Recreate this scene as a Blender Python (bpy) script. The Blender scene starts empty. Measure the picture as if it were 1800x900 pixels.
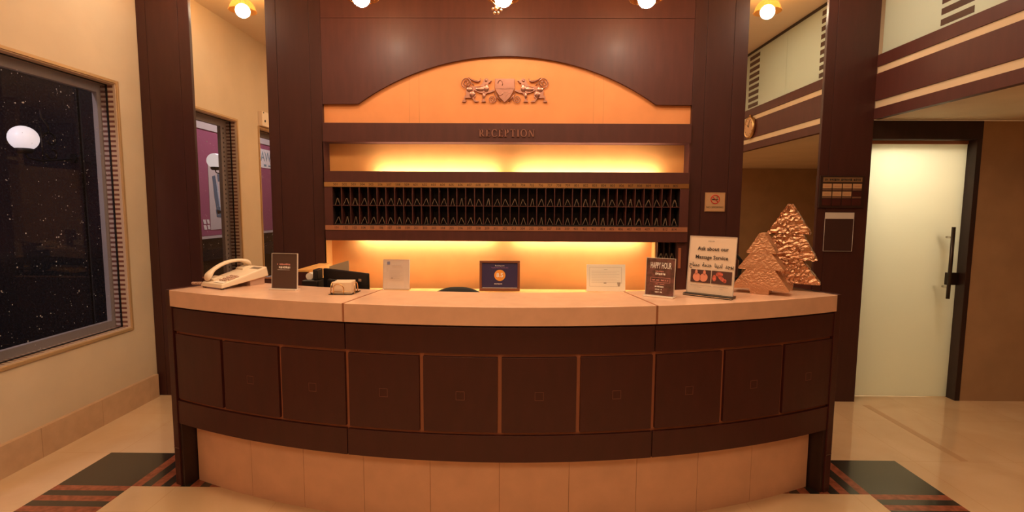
import bpy, bmesh, math, random
from mathutils import Matrix, Vector
random.seed(7)
S = bpy.context.scene
COL = S.collection
PI = math.pi

# ---------------------------------------------------------------- camera
f_px = 905.13
pitch, yaw, roll = math.radians(5.3796), math.radians(-0.5972), math.radians(0.3278)
cp, sp, cy, sy, cr, sr = math.cos(pitch), math.sin(pitch), math.cos(yaw), math.sin(yaw), math.cos(roll), math.sin(roll)
Fw = Vector((sy*cp, cy*cp, -sp)); Rt = Vector((cy, -sy, 0)); Up = Rt.cross(Fw)
A = Rt*cr + Up*sr; B = Up*cr - Rt*sr
cam = bpy.data.cameras.new('camera'); camo = bpy.data.objects.new('camera', cam); COL.objects.link(camo)
cam.sensor_width = 36; cam.lens = f_px/1800*36; cam.clip_start = 0.02
camo.matrix_world = Matrix(((A.x, B.x, -Fw.x, 0), (A.y, B.y, -Fw.y, 0), (A.z, B.z, -Fw.z, 1.55), (0, 0, 0, 1)))
S.camera = camo

# ---------------------------------------------------------------- world, lights, exposure
w = bpy.data.worlds.new('night'); S.world = w; w.use_nodes = True
w.node_tree.nodes['Background'].inputs[0].default_value = (0.30, 0.33, 0.5, 1)
w.node_tree.nodes['Background'].inputs[1].default_value = 0.01
S.view_settings.view_transform = 'Standard'; S.view_settings.look = 'None'
S.view_settings.exposure = 0.0; S.view_settings.gamma = 1; S.view_settings.use_curve_mapping = False
WARM = (1.0, 0.68, 0.40)
def area(name, loc, rot, sx, sy_, power, col=WARM, spread=PI):
    l = bpy.data.lights.new(name, 'AREA'); l.shape = 'RECTANGLE'; l.size = sx; l.size_y = sy_
    l.energy = power; l.color = col; l.spread = spread
    o = bpy.data.objects.new(name, l); COL.objects.link(o); o.location = loc; o.rotation_euler = rot
    return o
area('ceiling_fill', (-0.1, 2.15, 3.37), (0, 0, 0), 3.4, 0.6, 66)  # added overhead light that brightens the counter top
area('ceiling_fill', (-0.2, -1.3, 3.37), (0, 0, 0), 3.0, 1.2, 66)  # broad stand-in for the ceiling lamps behind the camera
area('mezzanine_light', (3.7, 3.2, 3.36), (0, 0, 0), 1.2, 1.6, 22, (1.0, 0.86, 0.62))
area('corridor_light', (2.98, 4.62, 2.45), (math.radians(-20), 0, 0), 0.35, 0.3, 45, (1.0, 0.86, 0.64))
area('trailer_fill', (-3.9, -0.8, 4.4), (0, math.radians(-25), 0), 0.6, 3.0, 170, (1.0, 0.86, 0.95))  # unseen area light added to brighten the trailer
area('alcove_fill', (4.9, 2.8, 2.22), (0, 0, 0), 0.5, 0.5, 3.5, WARM)  # added fill out of view, lifts the alcove; no lamp known there

# ---------------------------------------------------------------- materials
MATS = {}
def lin(c):
    return tuple(((v/255)/12.92 if v/255 <= 0.04045 else ((v/255+0.055)/1.055)**2.4) for v in c) + (1,)
def mat(name, col, rough=0.5, metal=0.0, coat=0.0, noise=None, bump=None, emit=None, trans=0.0, ior=1.45, alpha=None, spec=None):
    m = bpy.data.materials.new(name); m.use_nodes = True; nt = m.node_tree; b = nt.nodes['Principled BSDF']
    b.inputs['Base Color'].default_value = (*col, 1) if len(col) == 3 else col
    b.inputs['Roughness'].default_value = rough; b.inputs['Metallic'].default_value = metal
    b.inputs['Coat Weight'].default_value = coat; b.inputs['Coat Roughness'].default_value = 0.22
    b.inputs['IOR'].default_value = ior
    if spec is not None: b.inputs['Specular IOR Level'].default_value = spec
    if trans: b.inputs['Transmission Weight'].default_value = trans
    if emit: b.inputs['Emission Color'].default_value = (*emit[0], 1); b.inputs['Emission Strength'].default_value = emit[1]
    tc = nt.nodes.new('ShaderNodeTexCoord')
    if noise:  # (scale vec, amount, detail)
        mp = nt.nodes.new('ShaderNodeMapping'); mp.inputs['Scale'].default_value = noise[0]
        nz = nt.nodes.new('ShaderNodeTexNoise'); nz.inputs['Scale'].default_value = 1; nz.inputs['Detail'].default_value = noise[2] if len(noise) > 2 else 4
        rp = nt.nodes.new('ShaderNodeValToRGB'); k = noise[1]
        rp.color_ramp.elements[0].position = 0.3; rp.color_ramp.elements[1].position = 0.7
        rp.color_ramp.elements[0].color = tuple(c*(1-k) for c in col[:3]) + (1,)
        rp.color_ramp.elements[1].color = tuple(min(1, c*(1+k)) for c in col[:3]) + (1,)
        nt.links.new(tc.outputs['Object'], mp.inputs[0]); nt.links.new(mp.outputs[0], nz.inputs['Vector'])
        nt.links.new(nz.outputs['Fac'], rp.inputs[0]); nt.links.new(rp.outputs[0], b.inputs['Base Color'])
    if bump:  # (scale, strength, distance, kind)
        if len(bump) > 3 and bump[3] == 'voronoi':
            tx = nt.nodes.new('ShaderNodeTexVoronoi'); out = 'Distance'
        else:
            tx = nt.nodes.new('ShaderNodeTexNoise'); tx.inputs['Detail'].default_value = 3; out = 'Fac'
        tx.inputs['Scale'].default_value = bump[0]
        bp = nt.nodes.new('ShaderNodeBump'); bp.inputs['Strength'].default_value = bump[1]; bp.inputs['Distance'].default_value = bump[2]
        nt.links.new(tc.outputs['Object'], tx.inputs['Vector']); nt.links.new(tx.outputs[out], bp.inputs['Height'])
        nt.links.new(bp.outputs[0], b.inputs['Normal'])
    MATS[name] = m
    return m

WOOD = mat('dark_mahogany', (0.080, 0.021, 0.017), 0.52, coat=0.03, noise=((22, 22, 4), 0.10, 5), bump=(160, 0.06, 0.001))
WOODB = mat('dark_mahogany_counter', (0.055, 0.0105, 0.009), 0.44, coat=0.03, noise=((20, 20, 6), 0.10, 5), bump=(160, 0.05, 0.001))
WOODK = mat('espresso_wood', (0.030, 0.012, 0.010), 0.45, noise=((20, 20, 3), 0.2))
COPPER = mat('copper_inlay', (0.40, 0.145, 0.075), 0.45, 0.1)
BRASS = mat('brass', (0.72, 0.46, 0.22), 0.28, 1.0)
BRASSL = mat('dull_copper_strip', (0.52, 0.24, 0.14), 0.4, 0.6)
STONE = mat('beige_marble', (0.80, 0.51, 0.36), 0.25, coat=0.3, noise=((14, 14, 14), 0.05, 10))
STONED = mat('tan_marble_base', (0.72, 0.42, 0.27), 0.45, noise=((9, 9, 9), 0.06, 10))
GOLD = mat('orange_gold_fabric', (0.79, 0.315, 0.115), 0.75, noise=((5, 5, 5), 0.05, 6), bump=(300, 0.1, 0.0006))
GOLDN = mat('yellower_niche_gold', (0.80, 0.36, 0.105), 0.6, noise=((5, 5, 5), 0.05, 6))  # yellower than the gold under the arch
WOODP = mat('shaded_pillar_mahogany', (0.052, 0.014, 0.012), 0.45, coat=0.05, noise=((22, 22, 4), 0.10, 5))  # panel mahogany darkened, the pillars' weaker light put into its colour
GOLDW = mat('golden_veneer', (0.80, 0.42, 0.13), 0.45, noise=((12, 12, 3), 0.10, 6))
PLASTER = mat('cream_plaster', (0.66, 0.53, 0.37), 0.8, noise=((3, 3, 3), 0.05, 6), bump=(90, 0.08, 0.002))
CEIL = mat('ceiling_plaster', (0.72, 0.58, 0.42), 0.85)
TAN = mat('tan_stone_wall', (0.40, 0.25, 0.14), 0.55, noise=((5, 5, 5), 0.08, 10))
BASEB = mat('baseboard_marble', (0.58, 0.38, 0.23), 0.4, noise=((14, 14, 14), 0.07, 10))
GILT = mat('gilt_trim', (0.55, 0.36, 0.18), 0.4, 0.3)
BLACKP = mat('black_plastic', (0.012, 0.012, 0.014), 0.35)
BLACKF = mat('black_fabric', (0.02, 0.02, 0.02), 0.8)
DARKMET = mat('dark_bronze_metal', (0.06, 0.045, 0.04), 0.35, 0.8)
CHROME = mat('brushed_steel', (0.7, 0.66, 0.6), 0.25, 1.0)
CREAMPL = mat('cream_plastic', (0.82, 0.68, 0.52), 0.35)
CREAMD = mat('cream_key_plastic', (0.55, 0.36, 0.28), 0.4)
PAPER = mat('white_paper', (0.85, 0.78, 0.70), 0.6)
PAPERG = mat('grey_paper', (0.62, 0.55, 0.50), 0.5)
INK = mat('black_ink', (0.03, 0.02, 0.02), 0.6)
INKG = mat('grey_ink', (0.38, 0.33, 0.29), 0.6)
WHITEINK = mat('white_ink', (0.9, 0.85, 0.82), 0.6)
PINKINK = mat('pink_ink', (0.75, 0.33, 0.30), 0.6)
NAVY = mat('navy_print', (0.045, 0.035, 0.11), 0.35)
ORANGE = mat('orange_print', (0.85, 0.36, 0.06), 0.5)
BROWNP = mat('brown_print', (0.085, 0.04, 0.038), 0.35)
REDP = mat('red_print', (0.55, 0.12, 0.08), 0.45, noise=((60, 60, 60), 0.5, 3))
FLESH = mat('flesh_print', (0.75, 0.28, 0.18), 0.5)
MAROON = mat('maroon_print', (0.16, 0.06, 0.06), 0.4, noise=((30, 30, 30), 0.6, 3))
FOIL = mat('copper_foil', (0.62, 0.34, 0.20), 0.44, 0.75, bump=(150, 0.7, 0.006))
FOILD = mat('crumpled_copper_foil', (0.58, 0.32, 0.20), 0.25, 1.0, bump=(120, 0.6, 0.006))
CARD = mat('key_wallet', (0.22, 0.14, 0.09), 0.5, 0.2)
CARDW = mat('wallet_edge', (0.36, 0.25, 0.17), 0.5)
CARDE = mat('pale_card_stock', (0.85, 0.68, 0.50), 0.6)
IRON = mat('black_iron', (0.02, 0.018, 0.018), 0.5, 0.5)
SIGNBR = mat('brass_plate', (0.72, 0.46, 0.26), 0.45, 0.5)
REDMARK = mat('red_mark', (0.6, 0.03, 0.02), 0.5)
BRONZE = mat('bronze_relief', (0.44, 0.22, 0.17), 0.30, 0.9, bump=(90, 0.2, 0.003))
LETTER = mat('dark_bronze_letter', (0.36, 0.17, 0.13), 0.28, 0.9)
SLOT = mat('slot_interior', (0.022, 0.012, 0.012), 0.7)
GREYFR = mat('grey_window_frame', (0.42, 0.37, 0.33), 0.5)
BLACKST = mat('black_granite', (0.012, 0.012, 0.014), 0.15, noise=((60, 60, 60), 0.6, 2))
PURPLE = mat('purple_red_truck_paint', (0.36, 0.10, 0.17), 0.4)
TYRE = mat('tyre_rubber', (0.02, 0.02, 0.022), 0.8)
ASPH = mat('asphalt', (0.05, 0.05, 0.055), 0.9, noise=((30, 30, 30), 0.3))
SKETCH = mat('blue_grey_print', (0.10, 0.15, 0.20), 0.6)
PALEBLUE = mat('pale_blue_print', (0.42, 0.52, 0.60), 0.6)
TEAL = mat('teal_grey_print', (0.20, 0.30, 0.32), 0.6)
BULB = mat('lit_bulb', (1, 1, 1), 0.4, emit=((1.0, 0.80, 0.58), 95))
TUBE = mat('lit_tube', (1, 1, 1), 0.4, emit=((1.0, 0.90, 0.72), 62))
GLOBE = mat('lit_globe_glass', (0.9, 0.9, 0.9), 0.3, emit=((1.0, 0.86, 0.80), 0.9))
WHITEW = mat('white_corridor_paint', (0.8, 0.76, 0.66), 0.8)
SEAM = mat('dark_seam', (0.05, 0.025, 0.015), 0.8)
SEAMB = mat('brown_seam', (0.42, 0.21, 0.11), 0.5)
WHITEPL = mat('white_plastic', (0.8, 0.78, 0.74), 0.4)

def glassy(name, tint, fres=0.08, rough=0.0, dust=0.0):
    """thin clear sheet: transparent plus a Fresnel reflection, optionally with dust specks"""
    m = bpy.data.materials.new(name); m.use_nodes = True; nt = m.node_tree; nt.nodes.remove(nt.nodes['Principled BSDF'])
    out = nt.nodes['Material Output']
    tr = nt.nodes.new('ShaderNodeBsdfTransparent'); tr.inputs[0].default_value = (*tint, 1)
    gl = nt.nodes.new('ShaderNodeBsdfGlossy'); gl.inputs['Roughness'].default_value = rough
    lw = nt.nodes.new('ShaderNodeLayerWeight'); lw.inputs[0].default_value = 0.5
    pw = nt.nodes.new('ShaderNodeMath'); pw.operation = 'POWER'; pw.inputs[1].default_value = 5
    fr = nt.nodes.new('ShaderNodeMath'); fr.operation = 'MULTIPLY_ADD'; fr.inputs[1].default_value = 0.7; fr.inputs[2].default_value = 0.035
    nt.links.new(lw.outputs['Facing'], pw.inputs[0]); nt.links.new(pw.outputs[0], fr.inputs[0])
    mx = nt.nodes.new('ShaderNodeMixShader')
    nt.links.new(fr.outputs[0], mx.inputs[0]); nt.links.new(tr.outputs[0], mx.inputs[1]); nt.links.new(gl.outputs[0], mx.inputs[2])
    last = mx
    if dust:
        tc = nt.nodes.new('ShaderNodeTexCoord'); vo = nt.nodes.new('ShaderNodeTexVoronoi'); vo.inputs['Scale'].default_value = 42
        lt = nt.nodes.new('ShaderNodeMath'); lt.operation = 'LESS_THAN'
        nz = nt.nodes.new('ShaderNodeTexNoise'); nz.inputs['Scale'].default_value = 16; nz.inputs['Detail'].default_value = 3
        ml = nt.nodes.new('ShaderNodeMath'); ml.operation = 'MULTIPLY_ADD'; ml.inputs[1].default_value = 0.9; ml.inputs[2].default_value = -0.425
        df = nt.nodes.new('ShaderNodeBsdfDiffuse'); df.inputs[0].default_value = (0.5, 0.48, 0.5, 1)
        ad = nt.nodes.new('ShaderNodeMath'); ad.operation = 'MULTIPLY_ADD'; ad.inputs[1].default_value = dust; ad.inputs[2].default_value = 0.006
        m2 = nt.nodes.new('ShaderNodeMixShader')
        nt.links.new(tc.outputs['Object'], vo.inputs['Vector']); nt.links.new(tc.outputs['Object'], nz.inputs['Vector'])
        nt.links.new(nz.outputs['Fac'], ml.inputs[0]); nt.links.new(vo.outputs['Distance'], lt.inputs[0]); nt.links.new(ml.outputs[0], lt.inputs[1])
        nt.links.new(lt.outputs[0], ad.inputs[0]); nt.links.new(ad.outputs[0], m2.inputs[0])
        nt.links.new(mx.outputs[0], m2.inputs[1]); nt.links.new(df.outputs[0], m2.inputs[2]); last = m2
    nt.links.new(last.outputs[0], out.inputs[0])
    return m
ACBASE = mat('lit_acrylic_base', (0.85, 0.74, 0.64), 0.15, coat=0.5)  # clear acrylic bases; the light they catch is put in as pale colour
ACRYL = glassy('clear_acrylic', (0.985, 0.975, 0.96))
WINGL = glassy('window_glass', (0.86, 0.86, 0.90), dust=0.95)
AMBER = glassy('amber_glass', (1.0, 0.80, 0.52))
# amber dome also scatters a little light
_nt = AMBER.node_tree
_d = _nt.nodes.new('ShaderNodeBsdfTranslucent'); _d.inputs[0].default_value = (1.0, 0.5, 0.16, 1)
_m = _nt.nodes.new('ShaderNodeMixShader'); _m.inputs[0].default_value = 0.06
_l = _nt.nodes['Material Output'].inputs[0].links[0].from_socket
_nt.links.new(_l, _m.inputs[1]); _nt.links.new(_d.outputs[0], _m.inputs[2]); _nt.links.new(_m.outputs[0], _nt.nodes['Material Output'].inputs[0])

def frosted(name, col, g=0.12):
    m = bpy.data.materials.new(name); m.use_nodes = True; nt = m.node_tree; nt.nodes.remove(nt.nodes['Principled BSDF'])
    out = nt.nodes['Material Output']
    t = nt.nodes.new('ShaderNodeBsdfTranslucent'); t.inputs[0].default_value = (*col, 1)
    d = nt.nodes.new('ShaderNodeBsdfDiffuse'); d.inputs[0].default_value = (*[c*0.6 for c in col], 1)
    s = nt.nodes.new('ShaderNodeBsdfGlossy'); s.inputs['Roughness'].default_value = 0.25
    a = nt.nodes.new('ShaderNodeMixShader'); a.inputs[0].default_value = 0.35
    b = nt.nodes.new('ShaderNodeMixShader'); b.inputs[0].default_value = g*0.5
    nt.links.new(t.outputs[0], a.inputs[1]); nt.links.new(d.outputs[0], a.inputs[2])
    nt.links.new(a.outputs[0], b.inputs[1]); nt.links.new(s.outputs[0], b.inputs[2]); nt.links.new(b.outputs[0], out.inputs[0])
    return m
FROST = frosted('frosted_door_glass', (0.90, 0.90, 0.80))
FROST2 = frosted('frosted_mezzanine_glass', (0.84, 0.88, 0.80))
m = bpy.data.materials.new('mirror_silver'); m.use_nodes = True; MIRROR = m
m.node_tree.nodes['Principled BSDF'].inputs['Base Color'].default_value = (0.90, 0.86, 0.78, 1)
m.node_tree.nodes['Principled BSDF'].inputs['Metallic'].default_value = 1
m.node_tree.nodes['Principled BSDF'].inputs['Roughness'].default_value = 0.0

def floor_mat():
    m = bpy.data.materials.new('polished_cream_marble'); m.use_nodes = True; nt = m.node_tree; b = nt.nodes['Principled BSDF']
    b.inputs['Roughness'].default_value = 0.12; b.inputs['Coat Weight'].default_value = 0.6; b.inputs['Coat Roughness'].default_value = 0.05
    tc = nt.nodes.new('ShaderNodeTexCoord')
    n1 = nt.nodes.new('ShaderNodeTexNoise'); n1.inputs['Scale'].default_value = 2.2; n1.inputs['Detail'].default_value = 8; n1.inputs['Distortion'].default_value = 0.8
    r1 = nt.nodes.new('ShaderNodeValToRGB'); r1.color_ramp.elements[0].position = 0.32; r1.color_ramp.elements[1].position = 0.66
    r1.color_ramp.elements[0].color = (0.70, 0.49, 0.29, 1); r1.color_ramp.elements[1].color = (0.78, 0.57, 0.36, 1)
    br = nt.nodes.new('ShaderNodeTexBrick'); br.offset = 0; br.inputs['Scale'].default_value = 1
    mp = nt.nodes.new('ShaderNodeMapping'); mp.inputs['Location'].default_value = (0.02, 0.02, 0)
    br.inputs['Brick Width'].default_value = 0.62; br.inputs['Row Height'].default_value = 0.62; br.inputs['Mortar Size'].default_value = 0.0022
    br.inputs['Color1'].default_value = (1, 1, 1, 1); br.inputs['Color2'].default_value = (0.97, 0.965, 0.96, 1); br.inputs['Mortar'].default_value = (0.90, 0.85, 0.80, 1)
    mx = nt.nodes.new('ShaderNodeMix'); mx.data_type = 'RGBA'; mx.blend_type = 'MULTIPLY'; mx.inputs['Factor'].default_value = 1
    nt.links.new(tc.outputs['Object'], n1.inputs['Vector']); nt.links.new(n1.outputs['Fac'], r1.inputs[0])
    nt.links.new(tc.outputs['Object'], mp.inputs[0]); nt.links.new(mp.outputs[0], br.inputs['Vector'])
    nt.links.new(r1.outputs[0], mx.inputs[6]); nt.links.new(br.outputs['Color'], mx.inputs[7]); nt.links.new(mx.outputs[2], b.inputs['Base Color'])
    return m
FLOOR = floor_mat()
FBLACK = mat('black_floor_granite', (0.020, 0.019, 0.018), 0.10, coat=0.8)
FRUST = mat('rust_floor_granite', (0.30, 0.085, 0.045), 0.18, coat=0.3, noise=((30, 30, 30), 0.3, 4))

def stripe_mat(name, axis, period, duty, c1, c2, lim_axis, lo, hi):
    """flat tile bars: c1 bars on c2, repeated along one axis, only between lo and hi on another axis"""
    m = bpy.data.materials.new(name); m.use_nodes = True; nt = m.node_tree; b = nt.nodes['Principled BSDF']; b.inputs['Roughness'].default_value = 0.4
    ge = nt.nodes.new('ShaderNodeTexCoord'); se = nt.nodes.new('ShaderNodeSeparateXYZ'); nt.links.new(ge.outputs['Object'], se.inputs[0])
    def mt(op, a, v=None, bb=None):
        n = nt.nodes.new('ShaderNodeMath'); n.operation = op
        nt.links.new(a, n.inputs[0])
        if bb is not None: nt.links.new(bb, n.inputs[1])
        elif v is not None: n.inputs[1].default_value = v
        return n.outputs[0]
    q = mt('FRACT', mt('DIVIDE', mt('ADD', se.outputs[axis], 20), period))
    s = mt('LESS_THAN', q, duty); g = mt('GREATER_THAN', se.outputs[lim_axis], lo); l = mt('LESS_THAN', se.outputs[lim_axis], hi)
    k = mt('MULTIPLY', mt('MULTIPLY', s, bb=g), bb=l)
    mx = nt.nodes.new('ShaderNodeMix'); mx.data_type = 'RGBA'; mx.inputs[6].default_value = (*c2, 1); mx.inputs[7].default_value = (*c1, 1)
    nt.links.new(k, mx.inputs['Factor']); nt.links.new(mx.outputs[2], b.inputs['Base Color'])
    return m
JAMB = stripe_mat('striped_jamb_tile', 2, 0.0355, 0.46, (0.20, 0.075, 0.05), (0.60, 0.46, 0.34), 0, -3.046, -2.955)
SILL = stripe_mat('striped_sill_tile', 1, 0.0355, 0.46, (0.20, 0.075, 0.05), (0.60, 0.46, 0.34), 0, -3.046, -2.958)
_unused = lambda *a: None
_unused('dotted_frame_film', 2, 0.05, 0.4, (0.12, 0.10, 0.10), (0.42, 0.37, 0.33), 1, -90, 90)

# ---------------------------------------------------------------- mesh helpers
class MB:
    def __init__(s): s.bm = bmesh.new(); s.mi = 0
    def _n(s, verts, faces):
        vs = [s.bm.verts.new(v) for v in verts]
        for f in faces:
            try:
                fc = s.bm.faces.new([vs[i] for i in f]); fc.material_index = s.mi
            except ValueError: pass
        return s
    def box(s, x0, x1, y0, y1, z0, z1):
        v = [(x0, y0, z0), (x1, y0, z0), (x1, y1, z0), (x0, y1, z0), (x0, y0, z1), (x1, y0, z1), (x1, y1, z1), (x0, y1, z1)]
        return s._n(v, [(0, 3, 2, 1), (4, 5, 6, 7), (0, 1, 5, 4), (1, 2, 6, 5), (2, 3, 7, 6), (3, 0, 4, 7)])
    def hexa(s, v):
        return s._n(v, [(0, 3, 2, 1), (4, 5, 6, 7), (0, 1, 5, 4), (1, 2, 6, 5), (2, 3, 7, 6), (3, 0, 4, 7)])
    def prism(s, pts, y0, y1, plane='xz'):
        n = len(pts)
        def P(p, d):
            return {'xz': (p[0], d, p[1]), 'xy': (p[0], p[1], d), 'yz': (d, p[0], p[1])}[plane]
        v = [P(p, y0) for p in pts] + [P(p, y1) for p in pts]
        fs = [tuple(range(n)), tuple(range(2*n-1, n-1, -1))] + [(i, i+n, (i+1) % n+n, (i+1) % n) for i in range(n)]
        return s._n(v, fs)
    def tube(s, pts, r, n=8, closed=False, caps=True):
        pts = [Vector(p) for p in pts]; rings = []; N = len(pts)
        rr = r if isinstance(r, (list, tuple)) else [r]*N
        up = Vector((0.123, 0.2, 0.97))
        for i, p in enumerate(pts):
            a = pts[(i-1) % N] if closed or i > 0 else p
            b = pts[(i+1) % N] if closed or i < N-1 else p
            t = (b-a).normalized()
            u = t.cross(up)
            if u.length < 0.05: u = t.cross(Vector((1, 0, 0)))
            u.normalize(); v = t.cross(u)
            rings.append([s.bm.verts.new(p+u*math.cos(2*PI*k/n)*rr[i]+v*math.sin(2*PI*k/n)*rr[i]) for k in range(n)])
        for i in range(N if closed else N-1):
            r0, r1 = rings[i], rings[(i+1) % N]
            for k in range(n):
                f = s.bm.faces.new((r0[k], r0[(k+1) % n], r1[(k+1) % n], r1[k])); f.material_index = s.mi; f.smooth = True
        if caps and not closed:
            for rg in (rings[0], rings[-1]):
                try:
                    f = s.bm.faces.new(rg); f.material_index = s.mi
                except ValueError: pass
        return s
    def lathe(s, prof, c=(0, 0, 0), n=24, axis='z', smooth=True):
        rings = []
        for (r, h) in prof:
            ring = []
            for k in range(n):
                a = 2*PI*k/n; x, y = r*math.cos(a), r*math.sin(a)
                p = {'z': (x, y, h), 'y': (x, h, y), 'x': (h, x, y)}[axis]
                ring.append(s.bm.verts.new((p[0]+c[0], p[1]+c[1], p[2]+c[2])))
            rings.append(ring)
        for i in range(len(rings)-1):
            for k in range(n):
                f = s.bm.faces.new((rings[i][k], rings[i][(k+1) % n], rings[i+1][(k+1) % n], rings[i+1][k])); f.material_index = s.mi; f.smooth = smooth
        for rg, (r, h) in ((rings[0], prof[0]), (rings[-1], prof[-1])):
            if r > 1e-5:
                try:
                    f = s.bm.faces.new(rg); f.material_index = s.mi
                except ValueError: pass
        return s
    def ball(s, c, r, n=16, sz=1.0):
        prof = [(max(1e-4, r*math.sin(PI*k/(n//2))), -r*sz*math.cos(PI*k/(n//2))) for k in range(n//2+1)]
        return s.lathe(prof, c, n)
    def sector(s, r0, r1, a0, a1, z0, z1, n=None, c=(-0.085, 6.41)):
        """curved block between two radii; angles in degrees from the arc centre, 0 towards the room"""
        n = n or max(1, int(abs(a1-a0)/0.9)); cols = []
        for i in range(n+1):
            a = math.radians(a0+(a1-a0)*i/n); sx, cx_ = math.sin(a), -math.cos(a)
            cols.append([s.bm.verts.new((c[0]+r*sx, c[1]+r*cx_, z)) for r, z in ((r0, z0), (r1, z0), (r1, z1), (r0, z1))])
        for i in range(n):
            for k in range(4):
                f = s.bm.faces.new((cols[i][k], cols[i+1][k], cols[i+1][(k+1) % 4], cols[i][(k+1) % 4])); f.material_index = s.mi
        for cl in (cols[0], cols[-1][::-1]): s.bm.faces.new(cl).material_index = s.mi
        return s
    def text(s, body, size, loc, align='CENTER', extrude=0.0004, sx=1.0, bold=0.0, rot=None):
        """text lying in the local XZ plane facing -Y"""
        cu = bpy.data.curves.new('t', 'FONT'); cu.body = body; cu.size = size; cu.align_x = align; cu.align_y = 'CENTER'; cu.extrude = extrude; cu.resolution_u = 2; cu.offset = bold
        o = bpy.data.objects.new('t', cu); COL.objects.link(o)
        dg = bpy.context.evaluated_depsgraph_get(); me = bpy.data.meshes.new_from_object(o.evaluated_get(dg))
        M = Matrix.Translation(loc) @ (rot or Matrix.Identity(4)) @ Matrix.Rotation(PI/2, 4, 'X') @ Matrix.Diagonal((sx, 1, 1, 1))
        me.transform(M)
        k = len(s.bm.faces); s.bm.from_mesh(me); s.bm.faces.ensure_lookup_table()
        for i in range(k, len(s.bm.faces)): s.bm.faces[i].material_index = s.mi
        bpy.data.objects.remove(o); bpy.data.curves.remove(cu); bpy.data.meshes.remove(me)
        return s
    def build(s, name, mats, parent=None, bevel=0, smooth=False, seg=2, norm=True):
        if norm: bmesh.ops.recalc_face_normals(s.bm, faces=s.bm.faces)
        me = bpy.data.meshes.new(name); s.bm.to_mesh(me); s.bm.free()
        for mm in (mats if isinstance(mats, (list, tuple)) else [mats]): me.materials.append(mm)
        if smooth:
            for p in me.polygons: p.use_smooth = True
        o = bpy.data.objects.new(name, me); COL.objects.link(o)
        if parent: o.parent = parent
        if bevel:
            b = o.modifiers.new('bevel', 'BEVEL'); b.width = bevel; b.segments = seg; b.limit_method = 'ANGLE'; b.angle_limit = math.radians(50)
        return o
def marks(mb, x0, x1, z, h, y=-0.0050, seed=1):
    """a line of print too small to read: uneven little strokes"""
    r = random.Random(seed); x = x0
    while x < x1:
        w_ = h*r.uniform(0.25, 0.7)
        if r.random() > 0.15: mb.box(x, min(x+w_, x1), y, y+0.0005, z-h/2*r.uniform(0.6, 1), z+h/2*r.uniform(0.6, 1))
        x += w_+h*0.22
def tag(o, label, cat=None, group=None, kind=None):
    if label: o['label'] = label
    if cat: o['category'] = cat
    if group: o['group'] = group
    if kind: o['kind'] = kind
    return o
def thing(name, label, cat, loc=(0, 0, 0), rz=0, group=None):
    o = bpy.data.objects.new(name, None); COL.objects.link(o); o.empty_display_size = 0.05
    o.location = loc; o.rotation_euler = (0, 0, rz)
    return tag(o, label, cat, group)
def struct(name, label=None, cat='room'):
    o = bpy.data.objects.new(name, None); COL.objects.link(o); o.empty_display_size = 0.05
    o['kind'] = 'structure'; o['category'] = cat
    if label: o['label'] = label
    return o
def st(o, label=None, cat='room'):
    o['kind'] = 'structure'; o['category'] = cat
    if label: o['label'] = label
    return o

ZC = 3.40
# ================================================================= SETTING
fl = MB().box(-2.94, 6.0, -3.5, 4.45, -0.10, 0.0).build('floor', FLOOR)
st(fl, 'polished cream marble tiled floor', 'floor')
# floor border: black square where the bands meet, then bars of rust and black across each band
mb = MB()
z1 = 0.0012
def inlay(x0, x1, y0, y1, mi): mb.mi = mi; mb.box(x0, x1, y0, y1, -0.004, z1)
for (xa, xb) in ((-2.545, -2.130), (1.935, 2.345)):
    inlay(xa, xb, 2.700, 3.082, 0)
    y = 2.700; k = 0
    while y > -3.0:
        inlay(xa, xb, y-0.05, y, 1 if k % 2 == 0 else 0); y -= 0.05; k += 1
x = -2.130; k = 0
while x < 1.93:
    x2 = min(x+0.0542, 1.935)
    inlay(x, x2, 2.700, 3.082, 1 if k % 2 == 0 else 0); x += 0.0542; k += 1
mb.build('border_inlay', [FBLACK, FRUST], fl)['label'] = 'black squares with rust and black bars set in the floor'
MB().box(2.755, 2.805, 3.09, 4.0, -0.004, 0.0011).build('joint_strip', mat('tan_floor_joint', (0.56, 0.37, 0.21), 0.2), fl)

st(MB().box(-3.05, 6.0, -3.6, 4.45, ZC, ZC+0.12).build('ceiling', CEIL), 'cream plaster ceiling', 'ceiling')
# left wall with two window openings
W1 = (2.73, 3.82); W2 = (1.17, 2.26); WZ = (0.625, 2.43)
mb = MB()
for y0, y1 in ((-3.6, W2[0]), (W2[1], W1[0]), (W1[1], 4.45)): mb.box(-3.05, -2.94, y0, y1, 0, ZC)
for (y0, y1) in (W1, W2): mb.box(-3.05, -2.94, y0, y1, 0, WZ[0]); mb.box(-3.05, -2.94, y0, y1, WZ[1], ZC)
st(mb.build('wall_left', PLASTER), 'cream plaster wall with two recessed windows', 'wall')
mb = MB()
y = -3.5; 
while y < 4.03:
    y2 = min(y+0.465, 4.045); mb.box(-2.94, -2.91, y+0.0012, y2-0.0012, 0, 0.187); y += 0.465
mb.mi = 1; mb.box(-2.94, -2.912, -3.5, 4.044, 0.0, 0.186)
st(mb.build('baseboard_left', [BASEB, SEAMB]), 'tan marble skirting along the left wall', 'baseboard')
st(MB().box(-3.17, 6.0, 4.33, 4.45, 0, ZC).build('wall_back', PLASTER), 'wall behind the reception panelling', 'wall')
bpy.data.objects.remove(bpy.data.objects['wall_back'])
mb = MB(); mb.box(-3.05, 2.76, 4.33, 4.45, 0, ZC)
st(mb.build('wall_back', WOODK), 'wall behind the reception panelling', 'wall')
mb = MB(); mb.box(3.615, 6.0, 4.115, 4.45, 0, 2.24); mb.box(2.76, 6.0, 4.4, 4.45, 2.24, ZC)
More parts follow.
